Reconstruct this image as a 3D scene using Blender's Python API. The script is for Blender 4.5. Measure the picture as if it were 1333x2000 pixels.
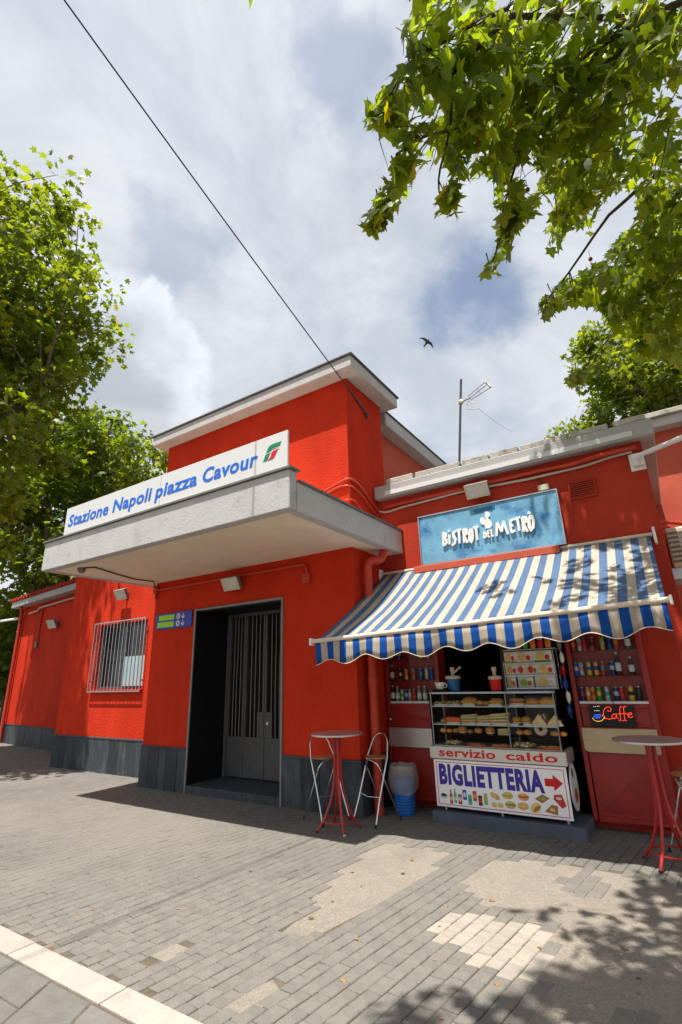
import bpy, bmesh, math, random
from mathutils import Vector, Matrix, noise
R = random.Random(11)
SC = bpy.context.scene
C = SC.collection
for o in list(bpy.data.objects): bpy.data.objects.remove(o)

# ------------------------------------------------------------------ camera
FPX, PITCH, ROLL, YAW, EYE = 960.9, 0.321375, -0.0311769, 0.568718, 1.7
cp, sp = math.cos(PITCH), math.sin(PITCH)
fw, up, rt = Vector((0, cp, sp)), Vector((0, -sp, cp)), Vector((1, 0, 0))
cr, sr = math.cos(ROLL), math.sin(ROLL)
rt, up = cr*rt + sr*up, -sr*rt + cr*up
MZ = Matrix.Rotation(YAW, 3, 'Z')
rt, up, fw = MZ @ rt, MZ @ up, MZ @ fw
CAM = Vector((0, 0, EYE))
cd = bpy.data.cameras.new('camera'); co = bpy.data.objects.new('camera', cd); C.objects.link(co)
m = Matrix((rt, up, -fw)).transposed().to_4x4(); m.translation = CAM
co.matrix_world = m
cd.sensor_fit = 'HORIZONTAL'; cd.sensor_width = 36; cd.lens = 36*FPX/1333
cd.clip_start = 0.05; cd.clip_end = 6000
SC.camera = co
SC.render.resolution_x, SC.render.resolution_y = 682, 1024

def ray(x, y):
    return ((x-666.5)/FPX*rt - (y-1000)/FPX*up + fw).normalized()
def pY(x, y, Y): d = ray(x, y); return CAM + d*(Y/d.y)
def pX(x, y, X): d = ray(x, y); return CAM + d*(X/d.x)
def pZ(x, y, Z): d = ray(x, y); return CAM + d*((Z-EYE)/d.z)
def proj(w):
    v = Vector(w)-CAM; z = v.dot(fw)
    if z < 0.05: return (-9999, -9999)
    return (666.5+FPX*v.dot(rt)/z, 1000-FPX*v.dot(up)/z)

# ------------------------------------------------------------------ sky, sun, exposure
LIGHT = Vector((0.02, 0.30, -1.0)).normalized()
W = bpy.data.worlds.new('World'); SC.world = W; W.use_nodes = True
nt = W.node_tree; nt.nodes.clear(); N = nt.nodes.new; L = nt.links.new
sky = N('ShaderNodeTexSky'); sky.sky_type = 'NISHITA'; sky.sun_disc = False
sky.sun_elevation = math.radians(73); sky.sun_rotation = math.radians(180)
bg1 = N('ShaderNodeBackground'); bg1.inputs['Strength'].default_value = 0.092
L(sky.outputs[0], bg1.inputs['Color'])
tc = N('ShaderNodeTexCoord'); sx = N('ShaderNodeSeparateXYZ'); L(tc.outputs['Generated'], sx.inputs[0])
def mth(op, a, b=None, c=None, clamp=False):
    n = N('ShaderNodeMath'); n.operation = op; n.use_clamp = clamp
    for i, q in enumerate((a, b, c)):
        if q is None: continue
        if isinstance(q, (int, float)): n.inputs[i].default_value = q
        else: L(q, n.inputs[i])
    return n.outputs[0]
zc = mth('ADD', mth('MAXIMUM', sx.outputs[2], 0.0), 0.22)
cb = N('ShaderNodeCombineXYZ'); L(mth('DIVIDE', sx.outputs[0], zc), cb.inputs[0]); L(mth('DIVIDE', sx.outputs[1], zc), cb.inputs[1])
def wnoise(scale, detail, rough, dist, off=0.0, rot=0.0, sc=(1, 1, 1)):
    mp = N('ShaderNodeMapping'); mp.inputs['Location'].default_value = (off, off*1.7, off*.4)
    mp.inputs['Rotation'].default_value = (0, 0, rot); mp.inputs['Scale'].default_value = sc
    L(cb.outputs[0], mp.inputs[0])
    n = N('ShaderNodeTexNoise'); n.inputs['Scale'].default_value = scale; n.inputs['Detail'].default_value = detail
    n.inputs['Roughness'].default_value = rough; n.inputs['Distortion'].default_value = dist
    L(mp.outputs[0], n.inputs['Vector']); return n.outputs['Fac']
def wramp(f, p0, p1):
    r = N('ShaderNodeMapRange'); r.interpolation_type = 'SMOOTHSTEP'
    r.inputs['From Min'].default_value = p0; r.inputs['From Max'].default_value = p1; L(f, r.inputs['Value']); return r.outputs[0]
veil = wramp(wnoise(0.85, 8, 0.56, 0.7, 3.1, 0.5, (1.2, .8, 1)), 0.30, 0.56)
thick = wramp(wnoise(1.5, 9, 0.6, 0.8, 8.3), 0.34, 0.68)
# one heaped cumulus low over the roofs, with a billowing sunlit rim
cum_dir = ray(150, 800)
vm = N('ShaderNodeVectorMath'); vm.operation = 'DISTANCE'; nrm = N('ShaderNodeVectorMath'); nrm.operation = 'NORMALIZE'
L(tc.outputs['Generated'], nrm.inputs[0]); L(nrm.outputs[0], vm.inputs[0]); vm.inputs[1].default_value = cum_dir
n3 = N('ShaderNodeTexNoise'); n3.inputs['Scale'].default_value = 9; n3.inputs['Detail'].default_value = 7; n3.inputs['Roughness'].default_value = .58
L(nrm.outputs[0], n3.inputs['Vector'])
n4 = N('ShaderNodeTexNoise'); n4.inputs['Scale'].default_value = 3.2; n4.inputs['Detail'].default_value = 3; L(nrm.outputs[0], n4.inputs['Vector'])
dist = mth('ADD', vm.outputs['Value'], mth('ADD', mth('MULTIPLY', mth('SUBTRACT', n3.outputs['Fac'], 0.5), 0.20), mth('MULTIPLY', mth('SUBTRACT', n4.outputs['Fac'], 0.5), 0.12)))
cum = wramp(dist, 0.262, 0.228)
rim = mth('MULTIPLY', cum, wramp(dist, 0.12, 0.235))
gap = None
for (gx_, gy_, r0, r1, am) in ((930, 560, .15, .02, .75), (690, 120, .14, .02, .55), (340, 470, .10, .02, .35), (740, 230, .12, .02, .4)):
    v2 = N('ShaderNodeVectorMath'); v2.operation = 'DISTANCE'; L(nrm.outputs[0], v2.inputs[0]); v2.inputs[1].default_value = ray(gx_, gy_)
    h = mth('MULTIPLY', wramp(mth('ADD', v2.outputs['Value'], mth('ADD', mth('MULTIPLY', mth('SUBTRACT', n4.outputs['Fac'], .5), .35), mth('MULTIPLY', mth('SUBTRACT', n3.outputs['Fac'], .5), .25))), r0, r1), am)
    gap = h if gap is None else mth('MAXIMUM', gap, h)
mask = mth('MAXIMUM', mth('MULTIPLY', mth('ADD', mth('MULTIPLY', veil, .44), .52), mth('SUBTRACT', 1.0, gap)), cum)
br = mth('ADD', mth('MULTIPLY', thick, 0.15), 0.405)
br = mth('ADD', mth('MULTIPLY', br, mth('SUBTRACT', 1.0, mth('MULTIPLY', cum, .14))), mth('MULTIPLY', rim, 0.17))
ccol = N('ShaderNodeMix'); ccol.data_type = 'RGBA'; L(thick, ccol.inputs['Factor'])
ccol.inputs[6].default_value = (.88, .955, 1.06, 1); ccol.inputs[7].default_value = (.98, .995, 1.02, 1)
bg2 = N('ShaderNodeBackground'); L(ccol.outputs[2], bg2.inputs['Color']); L(br, bg2.inputs['Strength'])
mx = N('ShaderNodeMixShader'); L(mask, mx.inputs[0]); L(bg1.outputs[0], mx.inputs[1]); L(bg2.outputs[0], mx.inputs[2])
wo = N('ShaderNodeOutputWorld'); L(mx.outputs[0], wo.inputs[0])

sl = bpy.data.lights.new('sun', 'SUN'); sl.energy = 5.0; sl.angle = math.radians(0.53); sl.color = (1, .955, .88)
so = bpy.data.objects.new('sun', sl); C.objects.link(so); so.location = (0, -10, 30)
so.rotation_euler = LIGHT.to_track_quat('-Z', 'Y').to_euler()
vs = SC.view_settings; vs.view_transform = 'Standard'; vs.look = 'None'; vs.exposure = 0.78; vs.gamma = 1; vs.use_curve_mapping = False
SC.render.engine = 'CYCLES'
SC.cycles.max_bounces = 8; SC.cycles.diffuse_bounces = 5; SC.cycles.transmission_bounces = 8; SC.cycles.transparent_max_bounces = 16

# ------------------------------------------------------------------ materials
MATS = {}
def mat(name, col, rough=.7, var=.12, scale=6, bump=0.0, bscale=60, metal=0, spec=.3, stain=None, stain_amt=.0, stain_scale=1.5, stretch=(1, 1, 1),
        emit=None, estr=0, rnd=0.0, isl=0.0, sharp=(.45, .75), trans=0):
    if name in MATS: return MATS[name]
    mt = bpy.data.materials.new(name); mt.use_nodes = True; t = mt.node_tree; n = t.nodes; l = t.links
    b = n['Principled BSDF']; b.inputs['Roughness'].default_value = rough; b.inputs['Metallic'].default_value = metal
    b.inputs['Specular IOR Level'].default_value = spec
    if emit:
        b.inputs['Emission Color'].default_value = (*emit, 1); b.inputs['Emission Strength'].default_value = estr
    tcn = n.new('ShaderNodeTexCoord')
    mp = n.new('ShaderNodeMapping'); mp.inputs['Scale'].default_value = stretch; l.new(tcn.outputs['Object'], mp.inputs[0])
    nz = n.new('ShaderNodeTexNoise'); nz.inputs['Scale'].default_value = scale; nz.inputs['Detail'].default_value = 6; nz.inputs['Roughness'].default_value = .62
    l.new(mp.outputs[0], nz.inputs['Vector'])
    mr = n.new('ShaderNodeMapRange'); mr.inputs['From Min'].default_value = .3; mr.inputs['From Max'].default_value = .7
    mr.inputs['To Min'].default_value = 1-var; mr.inputs['To Max'].default_value = 1+var; l.new(nz.outputs['Fac'], mr.inputs['Value'])
    fac = mr.outputs[0]
    def mul(a, bb):
        k = n.new('ShaderNodeMath'); k.operation = 'MULTIPLY'; l.new(a, k.inputs[0]); l.new(bb, k.inputs[1]); return k.outputs[0]
    def rng(sock, amt):
        k = n.new('ShaderNodeMapRange'); k.inputs['To Min'].default_value = 1-amt; k.inputs['To Max'].default_value = 1+amt; l.new(sock, k.inputs['Value']); return k.outputs[0]
    if rnd:
        oi = n.new('ShaderNodeObjectInfo'); fac = mul(fac, rng(oi.outputs['Random'], rnd))
    if isl:
        gi = n.new('ShaderNodeNewGeometry'); fac = mul(fac, rng(gi.outputs['Random Per Island'], isl))
    hs = n.new('ShaderNodeVectorMath'); hs.operation = 'SCALE'; hs.inputs[0].default_value = col[:3]; l.new(fac, hs.inputs['Scale'])
    out = hs.outputs[0]
    if stain:
        n2 = n.new('ShaderNodeTexNoise'); n2.inputs['Scale'].default_value = stain_scale; n2.inputs['Detail'].default_value = 8; n2.inputs['Roughness'].default_value = .7
        l.new(mp.outputs[0], n2.inputs['Vector'])
        r2 = n.new('ShaderNodeMapRange'); r2.inputs['From Min'].default_value = sharp[0]; r2.inputs['From Max'].default_value = sharp[1]
        r2.inputs['To Max'].default_value = stain_amt; l.new(n2.outputs['Fac'], r2.inputs['Value'])
        mxn = n.new('ShaderNodeMix'); mxn.data_type = 'RGBA'; l.new(r2.outputs[0], mxn.inputs['Factor']); l.new(out, mxn.inputs[6]); mxn.inputs[7].default_value = (*stain, 1)
        out = mxn.outputs[2]
    l.new(out, b.inputs['Base Color'])
    if bump:
        nb = n.new('ShaderNodeTexNoise'); nb.inputs['Scale'].default_value = bscale; nb.inputs['Detail'].default_value = 5; l.new(tcn.outputs['Object'], nb.inputs['Vector'])
        bp = n.new('ShaderNodeBump'); bp.inputs['Strength'].default_value = bump; bp.inputs['Distance'].default_value = .012
        l.new(nb.outputs['Fac'], bp.inputs['Height']); l.new(bp.outputs[0], b.inputs['Normal'])
    MATS[name] = mt; return mt

M = dict(
 red=mat('red_plaster', (.55, .036, .013), .9, .13, 1.6, .9, 28, spec=.08, stain=(.38, .024, .010), stain_amt=.8, stain_scale=1.0, stretch=(1, 1, .45)),
 redf=mat('faded_red_plaster', (.42, .042, .022), .9, .14, 2.2, .5, 45, spec=.1, stain=(.34, .035, .022), stain_amt=.7, stain_scale=1.4, stretch=(1, 1, .5)),
 redlight=mat('lit_red_plaster', (.50, .095, .055), .85, .10, 2.0, .4, 45, stain=(.5, .08, .05), stain_amt=.5, stain_scale=1.2),  # paler copy of the red; light falling on the walls put into the colour
 redpipe=mat('red_painted_pipe', (.50, .042, .018), .55, .12, 9, .15, 50, spec=.4),
 redmetal=mat('red_painted_metal', (.36, .020, .014), .42, .14, 5, .08, 30, spec=.45, stain=(.16, .012, .010), stain_amt=.6, stain_scale=3.2),
 redtube=mat('red_enamel_tube', (.42, .020, .014), .32, .18, 14, 0, spec=.5, stain=(.20, .02, .015), stain_amt=.6, stain_scale=9),
 slate=mat('slate_slab', (.036, .044, .052), .6, .32, 7, .35, 35, stain=(.15, .155, .15), stain_amt=.6, stain_scale=2.4, stretch=(2.2, 2.2, .55), rnd=.30, sharp=(.52, .8)),
 white=mat('white_painted_concrete', (.46, .445, .44), .8, .07, 2.5, .35, 30, stain=(.24, .225, .21), stain_amt=.45, stain_scale=4.5, sharp=(.55, .70)),
 soffit=mat('cream_soffit_paint', (.80, .69, .55), .9, .06, 2.0, .25, 30, stain=(.66, .55, .42), stain_amt=.5, stain_scale=1.3),
 fascia=mat('grey_fascia_metal', (.38, .37, .365), .6, .08, 2.5, .1, 20, stain=(.24, .22, .21), stain_amt=.55, stain_scale=2.2, stretch=(.7, .7, 2)),
 cap=mat('weathered_coping', (.42, .39, .345), .9, .22, 7, .7, 40, stain=(.10, .09, .08), stain_amt=.8, stain_scale=4.2, sharp=(.5, .72)),
 darkroof=mat('bitumen_edge', (.10, .095, .09), .9, .25, 9, .4),
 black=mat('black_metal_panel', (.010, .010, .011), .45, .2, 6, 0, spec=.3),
 gate=mat('dark_grey_gate_paint', (.085, .082, .080), .5, .14, 6, .1, 40, spec=.35),
 gatebar=mat('worn_gate_bar', (.17, .155, .14), .5, .15, 9, spec=.4),
 steel=mat('galvanised_steel', (.50, .51, .52), .38, .10, 14, .05, 60, metal=.85),
 chrome=mat('chromed_tube', (.62, .63, .65), .22, .08, 20, 0, metal=1),
 brushed=mat('brushed_steel_sheet', (.56, .53, .49), .40, .10, 5, .04, 60, metal=.75, stretch=(1, 1, 8)),
 frame=mat('grey_door_trim', (.22, .22, .21), .5, .12, 6, metal=.3),
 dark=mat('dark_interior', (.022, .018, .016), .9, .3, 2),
 glassdark=mat('window_dark_glass', (.018, .022, .024), .08, .2, 3, spec=.6),
 aqua=mat('pale_blue_screen', (.34, .47, .50), .5, .06, 3),
 blue=mat('signal_blue_sheet', (.012, .045, .36), .4, .06, 5, spec=.4),
 lime=mat('lime_sticker', (.33, .66, .015), .5, .05, 5),
 offwhite=mat('white_sheet', (.63, .635, .63), .45, .02, 3, spec=.35, stain=(.62, .62, .60), stain_amt=.3, stain_scale=1.2),
 letterblue=mat('blue_lettering', (.012, .13, .58), .45, .02),
 green=mat('logo_green', (.0, .21, .09), .5, .02), logored=mat('logo_red', (.55, .01, .035), .5, .02),
 wood=mat('varnished_ply', (.42, .20, .085), .35, .18, 6, 0, stretch=(1, 6, 1)),
 rubber=mat('black_rubber', (.02, .02, .02), .7, .1),
 cream=mat('cream_plastic', (.62, .52, .40), .5, .08, 6), whitep=mat('white_plastic', (.78, .77, .74), .4, .04),
 cable=mat('black_cable', (.03, .028, .026), .6, .1), greycable=mat('beige_conduit', (.50, .44, .36), .6, .12, 8),
 lampglass=mat('lamp_glass', (.55, .54, .48), .15, .15, 16, spec=.5), lampbody=mat('grey_lamp_body', (.16, .155, .145), .5, .12),
 bluetub=mat('blue_tub', (.02, .16, .36), .4, .06), redtub=mat('red_tub', (.72, .015, .012), .35, .04),
 bluebin=mat('blue_bin_plastic', (.015, .11, .42), .35, .1), 
 signred=mat('sign_red_ink', (.58, .012, .012), .5, .03), signblue=mat('sign_purple_ink', (.055, .028, .30), .5, .03),
 base=mat('grey_blue_plinth', (.085, .10, .125), .6, .18, 6, .15), mast=mat('dark_mast', (.07, .06, .06), .6, .2, 9),
 bark=mat('plane_bark', (.15, .12, .085), .9, .35, 5, .6, 14), twig=mat('twig_bark', (.085, .062, .042), .9, .25, 12),
 seed=mat('seed_ball', (.20, .085, .03), .9, .3, 30),
 feather=mat('dark_feather', (.045, .04, .038), .8, .25, 30),
 alu=mat('antenna_alloy', (.55, .50, .40), .4, .1, metal=.7),
)
def sheer(name, col, alpha, rough=.25):
    """thin see-through sheet: part transparent, part glossy or diffuse"""
    mt = bpy.data.materials.new(name); mt.use_nodes = True; t = mt.node_tree; n = t.nodes; l = t.links
    b = n['Principled BSDF']; b.inputs['Base Color'].default_value = (*col, 1); b.inputs['Roughness'].default_value = rough; b.inputs['Alpha'].default_value = alpha
    MATS[name] = mt; return mt
def glassy(name, tint=(.93, .96, .96)):
    mt = bpy.data.materials.new(name); mt.use_nodes = True; t = mt.node_tree; n = t.nodes; l = t.links; n.clear()
    tr = n.new('ShaderNodeBsdfTransparent'); tr.inputs[0].default_value = (*tint, 1)
    gl = n.new('ShaderNodeBsdfGlossy'); gl.inputs['Roughness'].default_value = .03
    fr = n.new('ShaderNodeFresnel'); fr.inputs['IOR'].default_value = 1.16
    mxs = n.new('ShaderNodeMixShader'); l.new(fr.outputs[0], mxs.inputs[0]); l.new(tr.outputs[0], mxs.inputs[1]); l.new(gl.outputs[0], mxs.inputs[2])
    ou = n.new('ShaderNodeOutputMaterial'); l.new(mxs.outputs[0], ou.inputs[0]); MATS[name] = mt; return mt
M['glass'] = glassy('clear_glass'); M['bag'] = sheer('clear_bin_bag', (.52, .50, .46), .33, .3)
def leafmat(name, top, under, trans, rnd=.25, isl=.3, tw=.5):
    mt = bpy.data.materials.new(name); mt.use_nodes = True; t = mt.node_tree; n = t.nodes; l = t.links; n.clear()
    gi = n.new('ShaderNodeNewGeometry'); oi = n.new('ShaderNodeObjectInfo')
    ad = n.new('ShaderNodeMath'); ad.operation = 'ADD'; l.new(gi.outputs['Random Per Island'], ad.inputs[0]); l.new(oi.outputs['Random'], ad.inputs[1])
    fc = n.new('ShaderNodeMath'); fc.operation = 'FRACT'; l.new(ad.outputs[0], fc.inputs[0])
    rp = n.new('ShaderNodeValToRGB'); l.new(fc.outputs[0], rp.inputs[0])
    e = rp.color_ramp.elements; e[0].color = (*[c*.65 for c in top], 1); e[1].color = (top[0]*2.2, top[1]*1.3, top[2]*.8, 1)
    k = e.new(.72); k.color = (*[c*1.12 for c in top], 1); k = e.new(.965); k.color = (top[0]*1.35, top[1]*1.22, top[2]*.8, 1)
    df = n.new('ShaderNodeBsdfPrincipled'); df.inputs['Roughness'].default_value = .42; df.inputs['Specular IOR Level'].default_value = .35
    l.new(rp.outputs[0], df.inputs['Base Color'])
    mu = n.new('ShaderNodeMix'); mu.data_type = 'RGBA'; mu.blend_type = 'MULTIPLY'; mu.inputs['Factor'].default_value = 1
    l.new(rp.outputs[0], mu.inputs[6]); mu.inputs[7].default_value = (*trans, 1)
    tl = n.new('ShaderNodeBsdfTranslucent'); l.new(mu.outputs[2], tl.inputs[0])
    mxs = n.new('ShaderNodeMixShader'); mxs.inputs[0].default_value = tw; l.new(df.outputs[0], mxs.inputs[1]); l.new(tl.outputs[0], mxs.inputs[2])
    ou = n.new('ShaderNodeOutputMaterial'); l.new(mxs.outputs[0], ou.inputs[0]); MATS[name] = mt; return mt
M['leaf'] = leafmat('plane_leaf', (.100, .160, .020), None, (3.7, 3.0, .6), tw=.6)
M['leaffar'] = leafmat('far_plane_leaf', (.098, .148, .020), None, (3.1, 2.6, .6), tw=.52)
M['leafdark'] = leafmat('dark_leaf', (.082, .130, .018), None, (2.9, 2.5, .6), tw=.52)

# ------------------------------------------------------------------ builders
class MB:
    def __init__(s): s.v, s.f, s.mi = [], [], []
    def add(s, vs, fs, mi=0):
        b = len(s.v); s.v += [tuple(p) for p in vs]; s.f += [tuple(b+i for i in f) for f in fs]; s.mi += [mi]*len(fs); return s
    def box(s, x0, x1, y0, y1, z0, z1, mi=0):
        return s.add([(x, y, z) for z in (z0, z1) for y in (y0, y1) for x in (x0, x1)],
                     [(0, 2, 3, 1), (4, 5, 7, 6), (0, 1, 5, 4), (2, 6, 7, 3), (0, 4, 6, 2), (1, 3, 7, 5)], mi)
    def cbox(s, x0, x1, y0, y1, z0, z1, c=.005, mi=0):
        """box with its front (-Y) and top edges chamfered"""
        return s.box(x0, x1, y0, y1, z0, z1, mi)
    def tube(s, pts, r, n=8, mi=0, cap=True):
        pts = [Vector(p) for p in pts]; k = len(pts); rs = r if isinstance(r, (list, tuple)) else [r]*k
        b = len(s.v); pn = None
        for i, p in enumerate(pts):
            t = (pts[min(i+1, k-1)]-pts[max(i-1, 0)]).normalized()
            if pn is None:
                a = Vector((0, 0, 1)) if abs(t.z) < .9 else Vector((1, 0, 0)); pn = t.cross(a).normalized()
            else:
                pn = (pn - t*pn.dot(t)).normalized()
            q = t.cross(pn)
            for j in range(n):
                an = 2*math.pi*j/n; s.v.append(tuple(p + (pn*math.cos(an)+q*math.sin(an))*rs[i]))
        for i in range(k-1):
            for j in range(n):
                s.f.append((b+i*n+j, b+i*n+(j+1) % n, b+(i+1)*n+(j+1) % n, b+(i+1)*n+j)); s.mi.append(mi)
        if cap:
            s.f.append(tuple(b+j for j in range(n-1, -1, -1))); s.mi.append(mi)
            s.f.append(tuple(b+(k-1)*n+j for j in range(n))); s.mi.append(mi)
        return s
    def lathe(s, prof, c=(0, 0, 0), n=16, mis=None, closed=True):
        b = len(s.v); c = Vector(c)
        for r, z in prof:
            for j in range(n):
                a = 2*math.pi*j/n; s.v.append((c.x+r*math.cos(a), c.y+r*math.sin(a), c.z+z))
        for i in range(len(prof)-1):
            for j in range(n):
                s.f.append((b+i*n+j, b+i*n+(j+1) % n, b+(i+1)*n+(j+1) % n, b+(i+1)*n+j)); s.mi.append(mis[i] if mis else 0)
        if closed:
            s.f.append(tuple(b+j for j in range(n-1, -1, -1))); s.mi.append(mis[0] if mis else 0)
            s.f.append(tuple(b+(len(prof)-1)*n+j for j in range(n))); s.mi.append(mis[-1] if mis else 0)
        return s
    def prism(s, poly, y0, y1, mi=0):
        """polygon of (x, z) pairs pushed from y0 (front) to y1"""
        n = len(poly)
        vs = [(x, y0, z) for x, z in poly]+[(x, y1, z) for x, z in poly]
        fs = [tuple(range(n)), tuple(range(2*n-1, n-1, -1))]+[(i, i+n, (i+1) % n+n, (i+1) % n) for i in range(n)]
        return s.add(vs, fs, mi)
    def sheet(s, poly, z0, z1, mi=0):
        n = len(poly)
        vs = [(x, y, z1) for x, y in poly]+[(x, y, z0) for x, y in poly]
        fs = [tuple(range(n)), tuple(range(2*n-1, n-1, -1))]+[(i, i+n, (i+1) % n+n, (i+1) % n) for i in range(n)]
        return s.add(vs, fs, mi)
    def blob(s, c, r, nu=10, nv=6, mi=0, wob=0, seed=0):
        prof = []
        b = len(s.v); c = Vector(c)
        for i in range(nv+1):
            th = math.pi*i/nv
            for j in range(nu):
                a = 2*math.pi*j/nu; d = Vector((math.sin(th)*math.cos(a), math.sin(th)*math.sin(a), math.cos(th)))
                k = 1+wob*noise.noise(d*1.7+Vector((seed, seed*.7, 0))) if wob else 1
                s.v.append((c.x+d.x*r[0]*k, c.y+d.y*r[1]*k, c.z+d.z*r[2]*k))
        for i in range(nv):
            for j in range(nu):
                s.f.append((b+i*nu+j, b+(i+1)*nu+j, b+(i+1)*nu+(j+1) % nu, b+i*nu+(j+1) % nu)); s.mi.append(mi)
        return s
    def mesh(s, name, mats):
        me = bpy.data.meshes.new(name); me.from_pydata(s.v, [], s.f)
        for q in (mats if isinstance(mats, (list, tuple)) else [mats]): me.materials.append(q)
        me.polygons.foreach_set('material_index', s.mi)
        bm = bmesh.new(); bm.from_mesh(me); bmesh.ops.remove_doubles(bm, verts=bm.verts, dist=1e-5) if len(s.v) < 4000 else None
        bmesh.ops.recalc_face_normals(bm, faces=bm.faces) if len(s.v) < 4000 else None
        bm.to_mesh(me); bm.free(); me.update(); return me
    def build(s, name, mats, parent=None, smooth=False, bevel=0, seg=1):
        o = bpy.data.objects.new(name, s.mesh(name, mats)); return finish(o, parent, smooth, bevel, seg)
def finish(o, parent=None, smooth=False, bevel=0, seg=1):
    C.objects.link(o)
    if parent is not None:
        o.parent = parent
        if parent.type == 'EMPTY': o.matrix_parent_inverse = Matrix.Translation(-parent.location)
    if smooth:
        o.data.polygons.foreach_set('use_smooth', [True]*len(o.data.polygons))
        try: o.data.set_sharp_from_angle(angle=math.radians(40))
        except Exception: pass
    if bevel:
        md = o.modifiers.new('edge', 'BEVEL'); md.width = bevel; md.segments = seg; md.limit_method = 'ANGLE'; md.angle_limit = math.radians(40)
    return o
def tag(o, label=None, cat=None, group=None, kind=None):
    if label: o['label'] = label
    if cat: o['category'] = cat
    if group: o['group'] = group
    if kind: o['kind'] = kind
    return o
def thing(name, label, cat, loc=(0, 0, 0), group=None):
    o = bpy.data.objects.new(name, None); o.empty_display_size = .1; C.objects.link(o); o.location = loc
    return tag(o, label, cat, group)
def copy_tree(o, parent=None):
    c = o.copy(); C.objects.link(c); c.parent = parent
    for ch in list(o.children): copy_tree(ch, c)
    return c
def move(o, loc, rz=0): o.location = loc; o.rotation_euler = (0, 0, rz); return o
def text_mesh(body, x0, x1, z0, z1, y, mats, name, parent, shear=0, bold=0.0, depth=.004, tilt=0):
    cu = bpy.data.curves.new('txt', 'FONT'); cu.body = body; cu.size = 1; cu.shear = shear; cu.offset = bold; cu.extrude = .01; cu.space_character = 1+bold*2.2; cu.resolution_u = 3
    ob = bpy.data.objects.new('txt', cu); C.objects.link(ob)
    dg = bpy.context.evaluated_depsgraph_get(); dg.update()
    me = bpy.data.meshes.new_from_object(ob.evaluated_get(dg)); bpy.data.objects.remove(ob); bpy.data.curves.remove(cu)
    xs = [v.co.x for v in me.vertices]; ys = [v.co.y for v in me.vertices]
    ax, bx, ay, by = min(xs), max(xs), min(ys), max(ys)
    for v in me.vertices:
        fx, fy, d = (v.co.x-ax)/(bx-ax), (v.co.y-ay)/(by-ay), v.co.z
        v.co = (x0+fx*(x1-x0), y-(d+.01)/.02*depth, z0+fy*(z1-z0)+tilt*fx)
    me.materials.clear(); me.materials.append(mats); me.name = name
    o = bpy.data.objects.new(name, me); return finish(o, parent)
def wall_open(mb, x0, x1, y0, y1, z0, z1, ox0, ox1, oz0, oz1):
    mb.box(x0, ox0, y0, y1, z0, z1); mb.box(ox1, x1, y0, y1, z0, z1); mb.box(ox0, ox1, y0, y1, oz1, z1)
    if oz0 > z0+1e-4: mb.box(ox0, ox1, y0, y1, z0, oz0)
ORD = ['first', 'second', 'third', 'fourth', 'fifth', 'sixth', 'seventh', 'eighth', 'ninth', 'tenth', 'eleventh', 'twelfth', 'thirteenth']
def inpoly(x, y, poly):
    r = False; j = len(poly)-1
    for i in range(len(poly)):
        xi, yi = poly[i]; xj, yj = poly[j]
        if (yi > y) != (yj > y) and x < (xj-xi)*(y-yi)/(yj-yi)+xi: r = not r
        j = i
    return r
# ================================================================== GROUND
g = MB(); g.add([(-400, -400, -.045), (400, -400, -.045), (400, 400, -.045), (-400, 400, -.045)], [(0, 1, 2, 3)])
M['earth'] = mat('joint_grit', (.110, .088, .063), .95, .3, 14, .6, 90)
tag(g.build('ground', M['earth']), kind='structure')
M['paver'] = mat('grey_paver', (.140, .132, .120), .85, .20, 18, .6, 70, rnd=.08, isl=.08, stain=(.190, .172, .147), stain_amt=.85, stain_scale=.38, sharp=(.40, .60))
M['paverw'] = mat('pale_limestone_paver', (.30, .265, .222), .85, .14, 12, .4, 55, rnd=.08, isl=.08, stain=(.22, .19, .15), stain_amt=.5, stain_scale=4, sharp=(.55, .7))
M['patch'] = mat('worn_screed', (.255, .222, .182), .92, .26, 60, 1.0, 110, stain=(.175, .156, .130), stain_amt=.6, stain_scale=2.0, sharp=(.45, .70))
M['kerb'] = mat('white_kerb_stone', (.33, .298, .258), .8, .09, 6, .35, 35, rnd=.05, stain=(.22, .185, .15), stain_amt=.75, stain_scale=5, sharp=(.56, .74))
M['slabroad'] = mat('lava_road_slab', (.135, .128, .117), .8, .15, 8, .5, 45, rnd=.13, stain=(.19, .17, .145), stain_amt=.5, stain_scale=1.6)
PE = [(-3.28, 2.62), (-3.12, 2.62), (-3.10, 2.80), (-3.26, 2.80)]
PA = [(-3.06, 5.36), (-2.30, 5.36), (-2.21, 4.85), (-2.28, 4.35), (-2.50, 3.31), (-2.69, 3.29), (-2.72, 3.6), (-2.92, 4.1)]
PWH = [(-1.84, 4.00), (-1.60, 4.28), (-1.08, 4.20), (-1.02, 3.67), (-1.23, 3.50), (-1.76, 3.70)]
PB = [(-1.88, 5.28), (-1.50, 5.50), (.9, 5.46), (.9, 4.70), (.5, 4.35), (-.70, 4.30), (-1.36, 4.30), (-1.86, 4.58)]
PC = [(-1.02, 4.3), (.9, 4.4), (.9, 2.4), (.1, 2.4), (-.55, 2.75), (-.95, 3.1)]
KEEP = [[(-1.16, 4.95), (-1.14, 5.45), (-.85, 5.45), (-.86, 4.93)], [(-.62, 3.1), (-.62, 3.55), (-.2, 3.55), (-.2, 2.9)]]
PD = [(-2.50, 2.45), (-2.30, 2.45), (-2.24, 2.72), (-2.38, 2.80)]
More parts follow.
